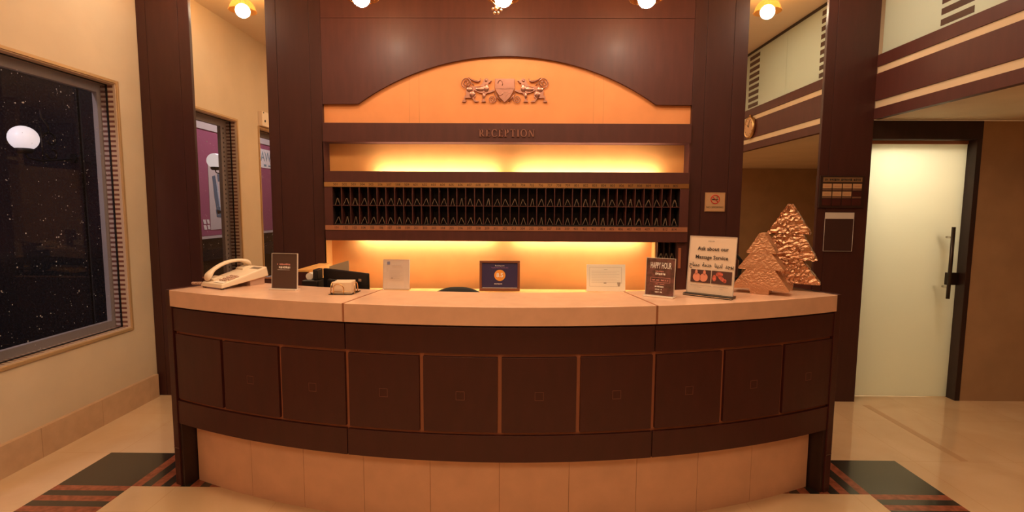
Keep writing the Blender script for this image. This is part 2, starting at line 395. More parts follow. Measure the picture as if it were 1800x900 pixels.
st(mb.build('wall_right', TAN), 'tan stone wall right of the frosted glass door', 'wall')
st(MB().box(6.0, 6.1, -3.6, 4.45, 0, ZC).build('wall_far_right', TAN), 'tan side wall of the alcove', 'wall')
mb = MB(); mb.box(-3.05, 2.73, -3.6, -3.5, 0, ZC); mb.box(2.73, 6.0, -0.95, -0.85, 0, ZC); mb.box(2.73, 2.83, -3.5, -0.95, 0, 2.24)
st(mb.build('wall_rear', TAN), 'wall behind the camera', 'wall')
mb = MB().box(-2.91, 2.73, -3.5, -3.47, 0, 0.187)
st(mb.build('baseboard_rear', BASEB), 'skirting along the rear wall', 'baseboard')

# windows: trim, striped reveal, pane, outer frame
for i, (y0, y1) in enumerate((W1, W2)):
    wn = struct('window_%d' % (i+1), ['large window nearest the reception pillars, striped tile reveal', 'second window further from the pillars, seen in the mirror'][i], 'window')
    z0, zt = WZ; t = 0.022
    mb = MB()
    mb.box(-2.945, -2.928, y0-t, y0, z0-t, zt+t); mb.box(-2.945, -2.928, y1, y1+t, z0-t, zt+t)
    mb.box(-2.945, -2.928, y0, y1, z0-t, z0); mb.box(-2.945, -2.928, y0, y1, zt, zt+t)
    mb.build('window_frame', GILT, wn, bevel=0.003)
    mb = MB(); mb.box(-3.048, -2.938, y0, y0+0.006, z0, zt); mb.box(-3.048, -2.938, y1-0.006, y1, z0, zt)
    mb.mi = 1; mb.box(-3.048, -2.938, y0+0.006, y1-0.006, z0, z0+0.006)
    mb.mi = 2; mb.box(-3.048, -2.938, y0+0.006, y1-0.006, zt-0.006, zt)
    mb.build('striped_reveal', [JAMB, SILL, BASEB], wn)
    g = MB().box(-3.003, -2.997, y0+0.006, y1-0.006, z0+0.006, zt-0.006).build('glass_pane', WINGL, wn)
    mb = MB()
    for a, b in ((y0+0.006, y0+0.012), (y1-0.012, y1-0.006)): mb.box(-3.006, -2.994, a, b, z0+0.006, zt-0.006)
    mb.box(-3.006, -2.994, y0+0.012, y1-0.012, z0+0.006, z0+0.012); mb.box(-3.006, -2.994, y0+0.012, y1-0.012, zt-0.012, zt-0.006)
    mb.build('gasket', IRON, wn)
    mb = MB(); e = 0.06
    mb.box(-3.085, -3.051, y0-0.03, y0+0.10, z0-0.03, zt+0.03); mb.box(-3.085, -3.051, y1-0.036, y1+0.06, z0-0.03, zt+0.03)
    mb.box(-3.085, -3.051, y0+0.10, y1-0.036, z0-0.03, z0+0.06); mb.box(-3.085, -3.051, y0+0.10, y1-0.036, zt-0.065, zt+0.03)
    mb.build('outer_frame', GREYFR, wn)
    mb = MB()
    z = z0+0.08
    while z < zt-0.08: mb.box(-3.051, -3.0495, y0+0.045, y0+0.062, z, z+0.018); z += 0.048
    mb.build('dot_row', BLACKP, wn)

# ================================================================= BACK WALL PANELLING
def grooved_boards(name, xs, y0, y1, z0, zt, label, seams=()):
    """pilaster of flush boards with shadow gaps between them"""
    t = thing(name, label, 'pillar', ((xs[0]+xs[-1])/2, y0, 0)); ox = (xs[0]+xs[-1])/2
    MB().box(xs[0]-ox+0.002, xs[-1]-ox-0.002, 0.006, y1-y0, z0, zt).build('core', WOODK, t)
    for a, b in zip(xs[:-1], xs[1:]):
        zs = [z0] + list(seams) + [zt]
        for c, d in zip(zs[:-1], zs[1:]):
            MB().box(a-ox+0.0012, b-ox-0.0012, 0, 0.012, c+0.001, d-0.001).build('board', WOODP, t, bevel=0.0015)
    MB().box(xs[0]-ox, xs[0]-ox+0.004, 0.002, y1-y0-0.001, z0, zt).build('side_panel', WOODP, t)
    MB().box(xs[-1]-ox-0.004, xs[-1]-ox, 0.002, y1-y0-0.001, z0, zt).build('side_panel', WOODP, t)
    return t
grooved_boards('wood_pillar', [-2.938, -2.865, -2.617, -2.530], 4.07, 4.33, 0, ZC, 'dark mahogany pillar against the cream wall, left of the left mirror')
grooved_boards('wood_pillar', [-1.944, -1.862, -1.610, -1.520], 4.07, 4.33, 0, ZC, 'dark mahogany pillar between the left mirror and the key rack')
grooved_boards('wood_pillar', [1.337, 1.432, 1.640, 1.747], 4.07, 4.33, 0, ZC, 'dark mahogany pillar carrying the no smoking plate')
grooved_boards('wood_pillar', [2.340, 2.412, 2.735], 4.07, 4.33, 0, ZC, 'dark mahogany pillar between the right mirror and the frosted door')
for (a, b, zt, lab) in ((-2.530, -1.944, ZC, 'tall mirror in the left bay reflecting the windows'), (1.747, 2.340, 3.205, 'tall mirror in the right bay reflecting the mezzanine')):
    t = thing('wall_mirror', lab, 'mirror', ((a+b)/2, 4.085, 0.98)); h = (b-a)/2
    MB().box(-h, h, 0, 0.006, 0, zt-0.98).build('mirror_glass', MIRROR, t)
    MB().box(-h, h, 0.006, 0.05, 0, zt-0.98).build('backing_board', WOODK, t)
    mb = MB(); mb.box(-h, h, -0.008, 0.0, -0.012, 0.0); mb.box(-h, h, -0.004, 0.0, zt-0.98-0.012, zt-0.98)
    mb.build('mirror_trim', BRASSL, t)
for (a, b, lab) in ((-2.530, -1.944, 'dark wood dado panel under the left mirror'), (1.747, 2.340, 'dark wood dado panel under the right mirror')):
    t = thing('dado_panel', lab, 'wall panel', ((a+b)/2, 4.082, 0)); h = (b-a)/2
    MB().box(-h, h, 0, 0.03, 0, 0.966).build('panel', WOOD, t, bevel=0.002)
    MB().box(-h, h, -0.006, 0.0, 0, 0.10).build('plinth', WOODK, t, bevel=0.002)
MB_ = MB().box(1.747, 2.340, 4.10, 4.14, 3.207, ZC); tag(MB_.build('transom_board', WOOD), 'dark wood panel above the right mirror', 'wall panel')

# arched panel
xa, xb = -1.518, 1.335; cx, R = -0.09, 2.017; zc_ = 2.705-R
def arch_pts(r, zb, n=36):
    h = math.acos(min(1, (zb-zc_)/r)); return [(cx+r*math.sin(-h+2*h*i/n), zc_+r*math.cos(-h+2*h*i/n)) for i in range(n+1)]
t = thing('arched_panel', 'large glossy mahogany panel with arched lower edge above the gold fabric', 'wall panel', (0, 4.07, 2.2))
pts = [(xa, 2.342-2.2)] + [(x, z-2.2) for x, z in arch_pts(R, 2.344)] + [(xb, 2.342-2.2), (xb, 2.983-2.2), (xa, 2.983-2.2)]
mb = MB(); 
# build as vertical strips so the arched outline stays clean
xs = sorted(set([xa, xb] + [p[0] for p in arch_pts(R, 2.344)]))
def zlow(x):
    d = R*R-(x-cx)**2
    h = math.sqrt((R*R)-(2.344-zc_)**2)
    return (zc_+math.sqrt(d)) if abs(x-cx) <= h+1e-6 else 2.342
cols = []
for x in xs:
    zl = zlow(x)-2.2
    cols.append([mb.bm.verts.new(v) for v in ((x, 0, zl), (x, 0.022, zl), (x, 0.022, 0.782), (x, 0, 0.782))])
for i in range(len(cols)-1):
    for k in range(4): mb.bm.faces.new((cols[i][k], cols[i+1][k], cols[i+1][(k+1) % 4], cols[i][(k+1) % 4]))
for c in (cols[0], cols[-1][::-1]): mb.bm.faces.new(c)
mb.build('arch_board', WOOD, t)
MB().box(xa, xb, 0, 0.022, 0.785, ZC-2.2).build('top_board', WOOD, t)
MB().box(xa, xb, 0.018, 0.024, 0.77, 0.80).build('seam_backing', SEAM, t)
t = thing('gold_fabric_panel', 'orange gold fabric panel under the arch, behind the crest', 'wall panel', (0, 4.10, 2.197))
MB().box(-1.520, 1.337, 0, 0.09, 0, 0.62).build('panel', GOLD, t)
mb = MB()
for x in (-0.849, -0.773, 0.584, 0.660): mb.box(x-0.0012, x+0.0012, -0.0006, 0.002, 0, 0.52)
mb.build('seam', mat('fabric_seam', (0.55, 0.24, 0.09), 0.8), t)

# crest: two rampant beasts and a shield, cast bronze
t = thing('crest_relief', 'bronze crest of two beasts holding a shield, mounted under the arch', 'relief', (-0.106, 4.095, 2.453))
LN = [(250,400),(330,345),(450,352),(600,345),(660,290),(690,235),(720,165),(765,130),(830,138),(855,180),(940,182),(930,205),(880,212),(900,238),(845,252),(835,330),(830,410),(900,460),(1000,430),(1015,470),(880,522),(810,530),(775,560),(748,640),(742,725),(775,765),(655,765),(650,738),(695,718),(690,610),(680,535),(600,520),(500,475),(440,452),(482,520),(492,630),(445,665),(475,720),(572,748),(560,770),(462,768),(418,695),(385,655),(330,662),(215,662),(203,720),(242,745),(215,775),(130,770),(125,745),(182,718),(188,610),(240,590),(228,480)]
def cz(p): return ((p[0]/15.52+805-888)*0.00441, -(p[1]/15.52+130-159)*0.0043)
from mathutils.geometry import tessellate_polygon
def poly_relief(mb, pts, d0, d1):
    v = [Vector((p[0], p[1], 0)) for p in pts]; n = len(pts); tris = tessellate_polygon([v])
    ins = [p for p in pts]
    F = [mb.bm.verts.new((p[0], d0, p[1])) for p in pts]; Bk = [mb.bm.verts.new((p[0], d1, p[1])) for p in pts]
    for tr in tris: mb.bm.faces.new([F[i] for i in tr])
    for i in range(n): mb.bm.faces.new((F[i], F[(i+1) % n], Bk[(i+1) % n], Bk[i]))
for sgn, nm in ((1, 'left'), (-1, 'right')):
    mb = MB(); P = [(x*sgn, z) for x, z in map(cz, LN)]
    poly_relief(mb, P, -0.012, 0.004)
    # rounded muscles
    for (c, r1, r2) in (((330, 430), 90, 80), ((620, 420), 130, 70), ((780, 400), 80, 110), ((780, 190), 45, 42), ((400, 560), 80, 100), ((715, 600), 38, 90)):
        x, z = cz(c); k = len(mb.bm.verts); mb.ball((0, 0, 0), 1, 12); mb.bm.verts.ensure_lookup_table()
        for v in list(mb.bm.verts)[k:]:
            v.co = Vector((v.co.x*r1/15.52*0.0044+x*sgn, v.co.y*0.007-0.011, v.co.z*r2/15.52*0.0044+z))
    mb.build('beast', BRONZE, t)
    mb = MB()
    def spiral(c, r0, r1, a0, a1, n=40):
        out = []
        for i in range(n+1):
            q = i/n; a = math.radians(a0+(a1-a0)*q); r = r0+(r1-r0)*q
            x, z = cz((c[0]+r*math.cos(a), c[1]+r*math.sin(a))); out.append((x*sgn, -0.008, z))
        return out
    mb.tube(spiral((250, 245), 150, 22, 80, 80+720), 0.0042, 6)
    mb.build('tail_scroll', BRONZE, t); mb = MB()
    mb.tube(spiral((950, 690), 110, 18, -30, 640), 0.0035, 6)
    x = [cz(p) for p in ((300, 110), (380, 160), (470, 205), (560, 215), (610, 190), (635, 130))]
    mb.tube([(a*sgn, -0.008, b) for a, b in x], [0.003, 0.006, 0.0085, 0.009, 0.006, 0.002], 6)
    x = [cz(p) for p in ((235, 400), (300, 330), (360, 235), (450, 325))]
    mb.tube([(a*sgn, -0.008, b) for a, b in x], 0.004, 6)
    x = [cz(p) for p in ((1010, 520), (1080, 640), (1180, 760))]
    mb.tube([(a*sgn, -0.008, b) for a, b in x], 0.005, 6)
    mb.build('scroll', BRONZE, t)
mb = MB(); SH = [(1015, 140), (1290, 140), (1290, 790), (1200, 720), (1120, 600), (1060, 480), (1020, 380)]
SP = [cz(p) for p in SH]; full = SP[:2] + [(-x, z) for x, z in [SP[0]] + SP[:0]] + []
L = [cz(p) for p in ((1020, 140), (1020, 400), (1070, 520), (1150, 660), (1288, 790))]
poly_relief(mb, [(x, z) for x, z in L] + [(-x, z) for x, z in L[::-1]][1:], -0.016, 0.004)
mb.build('shield', BRONZE, t, bevel=0.002)
mb = MB(); q = 0.0044/15.52*15.52
mb.box(-0.0012, 0.0012, -0.020, -0.015, -0.115+0.03, 0.085); mb.box(-0.07, 0.07, -0.019, -0.015, 0.010, 0.013)
mb.box(-0.072, -0.069, -0.020, -0.015, 0.0, 0.085); mb.box(0.069, 0.072, -0.020, -0.015, 0.0, 0.085)
mb.tube([(-0.035+0.018*math.cos(a), -0.018, 0.048+0.026*math.sin(a)) for a in [PI*k/8-0.5 for k in range(10)]], 0.004, 6)
mb.tube([(-0.035+0.018*math.cos(a), -0.018, -0.022+0.018*math.sin(a)) for a in [PI+PI*k/8 for k in range(9)]], 0.004, 6)
for k in range(5): mb.box(0.012+k*0.011, 0.017+k*0.011, -0.019, -0.015, 0.016, 0.080)
for k in range(3): mb.box(0.010+k*0.012, 0.016+k*0.012, -0.019, -0.015, -0.045+k*0.012, 0.004)
mb.build('shield_device', BRONZE, t)

# fascia board with serif letters
t = thing('reception_fascia', 'mahogany fascia board with raised RECEPTION letters over the upper gold niche', 'sign board', (0, 4.05, 2.052))
MB().box(-1.516, 1.335, 0, 0.14, 0, 0.145).build('board', WOOD, t, bevel=0.002)
def serif_word(word, x0, x1, zc, h, y):
    """roman capitals drawn from stems, hairlines, bowls and serifs"""
    TH, TN = 0.16, 0.075
    def bar(mb, x, z, w, hh): mb.box(x, x+w, 0, 1, z, z+hh)
    def serif(mb, x, w, z, top): mb.box(x-0.11, x+w+0.11, 0, 1, (z if not top else z-0.05), (z+0.05 if not top else z))
    def bowl(mb, cx, cz_, rx, rz, a0, a1, wide, n=14):
        for i in range(n):
            a, b = math.radians(a0+(a1-a0)*i/n), math.radians(a0+(a1-a0)*(i+1)/n); v = []
            for ang in (a, b):
                wd = TN+(wide-TN)*abs(math.cos(ang)); v.append(((cx+rx*math.cos(ang), cz_+rz*math.sin(ang)), (cx+(rx-wd)*math.cos(ang), cz_+(rz-TN)*math.sin(ang))))
            p = [v[0][0], v[1][0], v[1][1], v[0][1]]
            mb.hexa([(p[0][0], 0, p[0][1]), (p[1][0], 0, p[1][1]), (p[1][0], 1, p[1][1]), (p[0][0], 1, p[0][1]), (p[3][0], 0, p[3][1]), (p[2][0], 0, p[2][1]), (p[2][0], 1, p[2][1]), (p[3][0], 1, p[3][1])])
    def diag(mb, xa, za, xb, zb, w):
        mb.hexa([(xa, 0, za), (xa+w, 0, za), (xa+w, 1, za), (xa, 1, za), (xb, 0, zb), (xb+w, 0, zb), (xb+w, 1, zb), (xb, 1, zb)])
    wd = {'R': 0.80, 'E': 0.66, 'C': 0.80, 'P': 0.66, 'T': 0.78, 'I': 0.34, 'O': 0.92, 'N': 0.90}; gap = 0.20
    tot = sum(wd[c] for c in word)+gap*(len(word)-1); sx = (x1-x0)/tot; pen = 0; out = []
    for c in word:
        mb = MB(); W = wd[c]
        if c in 'REP':
            bar(mb, 0.1, 0, TH, 1); serif(mb, 0.1, TH, 0, False); serif(mb, 0.1, TH, 1, True)
        if c == 'E':
            bar(mb, 0.1, 0, 0.54, 0.06); bar(mb, 0.1, 0.94, 0.5, 0.06); bar(mb, 0.1, 0.48, 0.4, 0.055)
            for zz in (0.0, 0.84): mb.box(0.58, 0.63, 0, 1, zz, zz+0.16)
            mb.box(0.47, 0.51, 0, 1, 0.42, 0.60)
        if c in 'RP':
            bowl(mb, 0.34, 0.74, 0.28, 0.26, -90, 90, TH); bar(mb, 0.2, 0.94, 0.16, 0.06); bar(mb, 0.2, 0.48, 0.16, 0.06)
        if c == 'R': diag(mb, 0.62, 0, 0.30, 0.5, 0.17); bar(mb, 0.62, 0, 0.24, 0.05)
        if c == 'C':
            bowl(mb, 0.44, 0.5, 0.44, 0.52, 45, 315, TH, 22); mb.box(0.72, 0.76, 0, 1, 0.70, 0.96); mb.box(0.72, 0.76, 0, 1, 0.06, 0.2)
        if c == 'T':
            bar(mb, 0.31, 0, TH, 1); serif(mb, 0.31, TH, 0, False); bar(mb, 0, 0.94, 0.78, 0.06)
            mb.box(0, 0.04, 0, 1, 0.80, 1); mb.box(0.74, 0.78, 0, 1, 0.80, 1)
        if c == 'I': bar(mb, 0.09, 0, TH, 1); serif(mb, 0.09, TH, 0, False); serif(mb, 0.09, TH, 1, True)
        if c == 'O': bowl(mb, 0.46, 0.5, 0.46, 0.52, 0, 360, TH, 28)
        if c == 'N':
            bar(mb, 0.1, 0, TN, 1); bar(mb, 0.75, 0, TN, 1); diag(mb, 0.66, 0, 0.06, 1, 0.18)
            serif(mb, 0.1, TN, 0, False); serif(mb, 0.75, TN, 1, True); serif(mb, 0.06, TN, 1, True)
        for v in mb.bm.verts: v.co = Vector((x0+(pen+v.co.x)*sx, y-0.008+v.co.y*0.009, zc+(v.co.z-0.5)*h))
        out.append(mb); pen += W+gap
    return out
for mb_ in serif_word('RECEPTION', -0.303, 0.125, 0.069, 0.056, 0): mb_.build('letter', LETTER, t)

# niches behind the key rack
t = thing('upper_niche', 'lit gold niche strip between the fascia and the key rack', 'niche', (0, 4.19, 1.70))
MB().box(-1.530, 1.340, 0, 0.01, 0, 0.352).build('back_panel', GOLDN, t)
for a, b in ((-1.530, -1.518), (1.328, 1.340)): MB().box(a, b, -0.12, 0, 0, 0.352).build('side_reveal', WOOD, t)
t = thing('lower_niche', 'lit gold niche panel below the key rack', 'niche', (0, 4.19, 0.86))
MB().box(-1.530, 1.100, 0, 0.01, 0, 0.51).build('back_panel', GOLDN, t)
MB().box(-1.530, -1.518, -0.12, 0, 0, 0.51).build('side_reveal', GOLDW, t)
MB().box(1.092, 1.100, -0.10, 0, 0, 0.51).build('side_reveal', GOLDW, t)
# fluorescent tubes lying in the troughs of the rack
for (xa_, xb_, z, lab) in ((-1.15, -0.14, 1.795, 'glowing fluorescent tube behind the top lip of the rack, left one'), (-0.04, 1.14, 1.795, 'glowing fluorescent tube behind the top lip of the rack, right one'),
                     (-1.30, -0.16, 1.335, 'glowing fluorescent tube under the key rack, left one'), (-0.06, 1.02, 1.335, 'glowing fluorescent tube under the key rack, right one')):
    t = thing('fluorescent_tube', lab, 'lamp', ((xa_+xb_)/2, 4.125, z)); h = (xb_-xa_)/2
    MB().lathe([(0.012, -h+0.02), (0.012, h-0.02)], n=12, axis='x').build('tube', TUBE, t)
    mb = MB(); mb.lathe([(0.014, -h), (0.014, -h+0.02)], n=12, axis='x'); mb.lathe([(0.014, h-0.02), (0.014, h)], n=12, axis='x')
    mb.build('end_cap', WHITEPL, t)

# ================================================================= KEY RACK
NS = 39; SX0, SX1 = -1.447, 1.259; PITCH = (SX1-SX0)/NS
t = thing('key_rack', 'long mahogany key rack with two rows of numbered pigeonholes', 'key rack', (0, 4.03, 1.285))
mb = MB(); mb.box(-1.510, 1.327, 0, 0.02, 0.455, 0.540); mb.box(-1.510, SX0, 0, 0.02, 0.118, 0.455); mb.box(SX1, 1.327, 0, 0.02, 0.118, 0.455); mb.box(-1.510, 1.327, 0, 0.02, 0, 0.118)
mb.build('front_frame', WOOD, t, bevel=0.002)
mb = MB(); mb.box(-1.510, 1.327, 0.02, 0.155, 0.415, 0.430); mb.box(-1.510, 1.327, 0.02, 0.155, 0.105, 0.130); mb.box(SX0-0.06, SX0, 0.02, 0.155, 0.130, 0.415); mb.box(SX1, SX1+0.06, 0.02, 0.155, 0.130, 0.415); mb.box(SX0, SX1, 0.145, 0.155, 0.13, 0.415)
mb.build('case', SLOT, t)
mb = MB().box(SX0, SX1, 0.004, 0.145, 0.272, 0.277); mb.build('middle_shelf', WOOD, t)
for k in range(1, NS):
    x = SX0+k*PITCH; MB().box(x-0.0028, x+0.0028, 0.003, 0.145, 0.130, 0.418).build('divider', WOOD, t)
up_s = MB().box(-1.508, 1.323, -0.004, 0.0, 0.419, 0.454).build('number_strip', BRASS, t); up_s['label'] = 'bright brass number strip'
lo_s = MB().box(-1.508, 1.323, -0.004, 0.0, 0.083, 0.119).build('number_strip', BRASSL, t); lo_s['label'] = 'dull copper number strip'
NUM_U = [str(h*100+k) for h in (5, 6, 7, 8) for k in range(1, 10)]+['815', '816', '805']
NUM_L = [str(h*100+k) for h in (1, 2, 3, 4) for k in range(1, 10)]+['811', '812', '814']
for nums, z, par in ((NUM_U, 0.4365, up_s), (NUM_L, 0.101, lo_s)):
    mb = MB()
    for k, s_ in enumerate(nums): mb.text(s_, 0.027, (SX0+(k+0.42)*PITCH, -0.0048, z), sx=0.95)
    mb.build('numbers', INK, par, norm=False)

U_ = ['first', 'second', 'third', 'fourth', 'fifth', 'sixth', 'seventh', 'eighth', 'ninth']
ORD = U_ + ['tenth', 'eleventh', 'twelfth', 'thirteenth', 'fourteenth', 'fifteenth', 'sixteenth', 'seventeenth', 'eighteenth', 'nineteenth'] + ['twentieth'] + ['twenty-'+u for u in U_] + ['thirtieth'] + ['thirty-'+u for u in U_]
# folded key wallets in the slots (Λ shape)
def wallet_mesh(hw, h, d, lean):
    mb = MB(); th = 0.0018
    top = (lean, h)
    for s_ in (-1, 1):
        foot = (s_*hw, 0)
        nx, nz = h, s_*0+hw; l = math.hypot(nx, nz); ox, oz = th*nx/l*s_, th*nz/l
        mb.mi = 1; mb.prism([foot, top, (top[0]+ox, top[1]+oz), (foot[0]+ox, foot[1])], 0, 0.003)
        mb.mi = 0; mb.prism([foot, top, (top[0]+ox, top[1]+oz), (foot[0]+ox, foot[1])], 0.003, d)
    bmesh.ops.recalc_face_normals(mb.bm, faces=mb.bm.faces)
    me = bpy.data.meshes.new('key_wallet'); mb.bm.to_mesh(me); mb.bm.free(); me.materials.append(CARD); me.materials.append(CARDW)
    return me
WM = [wallet_mesh(0.022, 0.054, 0.035, 0.004), wallet_mesh(0.018, 0.054, 0.035, 0.0), wallet_mesh(0.023, 0.052, 0.035, -0.003), wallet_mesh(0.013, 0.056, 0.035, 0.003)]
def wallet(x, y, z, label, group):
    o = bpy.data.objects.new('key_wallet', random.choice(WM)); COL.objects.link(o); o.location = (x, y, z)
    o.rotation_euler = (0, 0, random.uniform(-0.08, 0.08) + (0.12 if x < -0.5 else -0.08 if x > 0.7 else 0))
    tag(o, label, 'key wallet', group)
for row, z, nums, rn in ((0, 1.5625, NUM_U, 'upper'), (1, 1.4155, NUM_L, 'lower')):
    for k in range(NS):
        wallet(SX0+(k+0.5)*PITCH+random.uniform(-0.002, 0.002), 4.045, z, 'folded tan key wallet in the %s row, %s slot from the left end' % (rn, ORD[k]), 'key wallets in the rack')
# small lower rack
t = thing('small_key_rack', 'small dark pigeonhole rack under the right end of the key rack', 'key rack', (1.155, 4.05, 0.90))
mb = MB(); mb.box(-0.053, -0.047, 0, 0.12, 0, 0.38); mb.box(0.090, 0.097, 0, 0.12, 0, 0.38); mb.box(-0.047, 0.09, 0.11, 0.12, 0, 0.38); mb.box(-0.047, 0.09, 0, 0.11, 0.0, 0.01)
mb.build('case', WOODK, t)
MB().box(-0.047, 0.09, 0.002, 0.11, 0.234, 0.24).build('shelf', WOODK, t)
for x in (-0.0015, 0.0435): MB().box(x-0.002, x+0.002, 0.003, 0.11, 0.24, 0.38).build('divider', WOODK, t)
for x, nm in ((1.131, 'left'), (1.176, 'middle'), (1.221, 'right')):
    wallet(x, 4.06, 1.1405, 'folded tan key wallet in the %s slot of the small rack' % nm, 'key wallets in the small rack')
t = thing('wood_post', 'mahogany post between the small key rack and the pillar', 'post', (1.295, 4.055, 0.86))
MB().box(-0.04, 0.040, 0, 0.12, 0.04, 0.42).build('post', WOOD, t, bevel=0.002)
MB().box(-0.028, -0.008, -0.006, 0, 0.22, 0.38).build('inlay_strip', COPPER, t)

# back counter (ledge) below the niche
t = thing('back_counter', 'low counter with pale ledge running under the lower gold niche', 'counter', (-0.08, 4.03, 0))
MB().box(-1.39, 1.40, -0.20, 0.055, 0.87, 0.90).build('top', GOLDW, t, bevel=0.003)
mb = MB(); mb.box(-1.38, 1.39, -0.17, 0.05, 0.08, 0.87); mb.build('body', WOODB, t)
MB().box(-1.36, 1.37, -0.14, 0.04, 0.0, 0.08).build('plinth', WOODK, t)
for k in range(5):
    x = -1.36+k*0.55; d = MB().box(x, x+0.535, -0.188, -0.17, 0.10, 0.85).build('door', WOODB, t, bevel=0.003)
    MB().tube([(x+0.48, -0.19, 0.60), (x+0.48, -0.215, 0.60), (x+0.48, -0.215, 0.72), (x+0.48, -0.19, 0.72)], 0.004, 8).build('handle', BRASS, d)
# left return partition
t = thing('side_partition', 'gold topped low wood partition behind the counter at left', 'partition', (-1.53, 3.62, 0))
MB().box(-0.04, 0.036, 0.004, 0.43, 0, 1.085).build('body', WOODB, t)
MB().box(-0.045, 0.045, 0, 0.43, 1.085, 1.10).build('top_cap', GOLDW, t, bevel=0.002)
MB().box(0.036, 0.045, 0.01, 0.43, 0.05, 1.085).build('side_panel', GOLDW, t)

# ================================================================= RECEPTION COUNTER
t = thing('reception_counter', 'large curved reception counter with beige marble top and mahogany front', 'reception desk', (-0.085, 2.30, 0))
C0 = (0.0, 4.11)   # arc centre in the counter's own coordinates
RS, RW = 4.11, 4.098
E_ = 25.62
def sec(mb, *a, **k): return mb.sector(*a, c=C0, **k)
for a0, a1 in ((-E_, -10.28), (-10.16, 10.28), (10.40, E_)):
    sec(MB(), 3.70, RS, a0, a1, 1.012, 1.100).build('stone_top', STONE, t, bevel=0.002)
for a in (-10.22, 10.34): sec(MB(), 3.70, RS+0.0004, a-0.06, a+0.06, 1.012, 1.1004, n=1).build('brass_joint', BRASSL, t)
sec(MB(), 3.78, 4.085, -E_, E_, 1.000, 1.012).build('shadow_gap', SEAM, t)
for a0, a1 in ((-E_, -10.25), (-10.19, 10.31), (10.37, E_)):
    sec(MB(), 4.07, RW, a0, a1, 0.877, 1.002).build('upper_band', WOODB, t, bevel=0.0015)
    sec(MB(), 4.07, RW, a0, a1, 0.358, 0.488).build('lower_band', WOODB, t, bevel=0.0015)
sec(MB(), 3.95, 4.082, -E_, E_, 0.362, 1.0).build('copper_backing', COPPER, t)
for k in range(10):
    a0 = -25.55+k*5.13; a1 = a0+5.13
    p = sec(MB(), 4.075, RW, a0+0.135, a1-0.135, 0.503, 0.862).build('front_panel', WOODB, t, bevel=0.0015)
    if k not in (0,):
        am = math.radians((a0+a1)/2); r = RW+0.0003; cxp, cyp = r*math.sin(am), 4.11-r*math.cos(am)
        Mx = Matrix.Translation((cxp, cyp, 0.678)) @ Matrix.Rotation(am, 4, 'Z'); q = 0.0205; e = 0.0016
        mb = MB(); mb.box(-q, q, -0.0006, 0.004, -q, -q+e); mb.box(-q, q, -0.0006, 0.004, q-e, q); mb.box(-q, -q+e, -0.0006, 0.004, -q, q); mb.box(q-e, q, -0.0006, 0.004, -q, q)
        mb.bm.transform(Mx); mb.build('square_inlay', mat('thin_brown_line', (0.20, 0.075, 0.05), 0.5) if 'thin_brown_line' not in MATS else MATS['thin_brown_line'], p)
# plinth drum in marble slabs
aa = [-25.2, -19.24, -14.46, -9.64, -4.77, 0.06, 4.91, 9.78, 14.55, 19.25, 25.2]
for a0, a1 in zip(aa[:-1], aa[1:]): sec(MB(), 3.97, 4.02, a0+0.015, a1-0.015, 0, 0.36).build('plinth_slab', STONED, t)
sec(MB(), 3.95, 4.017, -25.2, 25.2, 0, 0.36).build('plinth_core', SEAMB, t)
# end panels
for s_ in (-1, 1):
    a0, a1 = (E_, E_+0.62) if s_ > 0 else (-E_-0.62, -E_)
    p = sec(MB(), 3.70, RW+0.006, a0, a1, 0.0, 1.0995, n=1).build('end_panel', WOODB, t, bevel=0.002)
    mb = MB(); sec(mb, 3.96, RW-0.004, a0 if s_ < 0 else a0-0.3, a1 if s_ > 0 else a1+0.3, 0, 0.36, n=1); mb.build('corner_post', WOODK, t)
    am = math.radians((a0+a1)/2)
    sec(MB(), RW+0.006, RW+0.0072, a0, a1, 0.214, 0.2165, n=1).build('metal_line', CHROME, p)
sec(MB(), 3.60, 3.94, -24.9, 24.9, 0.88, 0.90).build('work_surface', GOLDW, t)
sec(MB(), 3.90, 3.95, -25.0, 25.0, 0.0, 1.0).build('inner_carcass', WOODK, t)
for a in (-24.5, -8, 8, 24.5): sec(MB(), 3.62, 3.90, a-0.2, a+0.2, 0, 0.88, n=1).build('support_panel', WOODK, t)

# ================================================================= RIGHT SIDE: door, mezzanine
d = struct('door_1', 'frosted glass door with long bar handle in a dark frame', 'door')
mb = MB(); mb.box(2.76, 3.573, 4.197, 4.209, 0.006, 2.093); g = mb.build('glass_leaf', FROST, d)
mb = MB(); mb.box(2.737, 3.615, 4.112, 4.30, 2.098, 2.24); mb.box(3.575, 3.615, 4.112, 4.30, 0, 2.098); mb.box(2.737, 2.755, 4.112, 4.30, 0, 2.098)
mb.build('door_frame', WOODK, d, bevel=0.002)
MB().box(2.757, 3.573, 4.188, 4.196, 2.07, 2.096).build('head_rail', BRASSL, d)
h = MB().tube([(3.468, 4.135, 0.838), (3.468, 4.135, 1.415)], 0.0135, 12).build('bar_handle', DARKMET, d)
mb = MB()
for z in (0.93, 1.332): mb.lathe([(0.009, 4.135), (0.009, 4.197)], (3.468, 0, z), 12, 'y'); 
mb.build('standoff', CHROME, h)
h2 = MB().tube([(3.40, 4.262, 0.80), (3.40, 4.262, 1.44)], 0.012, 12).build('bar_handle', DARKMET, d)
mb = MB()
for z in (0.93, 1.332): mb.lathe([(0.009, 4.209), (0.009, 4.262)], (3.40, 0, z), 12, 'y')
mb.build('standoff', CHROME, h2)
lk = MB().box(3.478, 3.573, 4.17, 4.196, 0.945, 1.045).build('lock_case', DARKMET, d, bevel=0.003)
MB().lathe([(0.008, 4.164), (0.008, 4.171)], (3.50, 0, 0.995), 12, 'y').build('lock_cylinder', CHROME, lk)
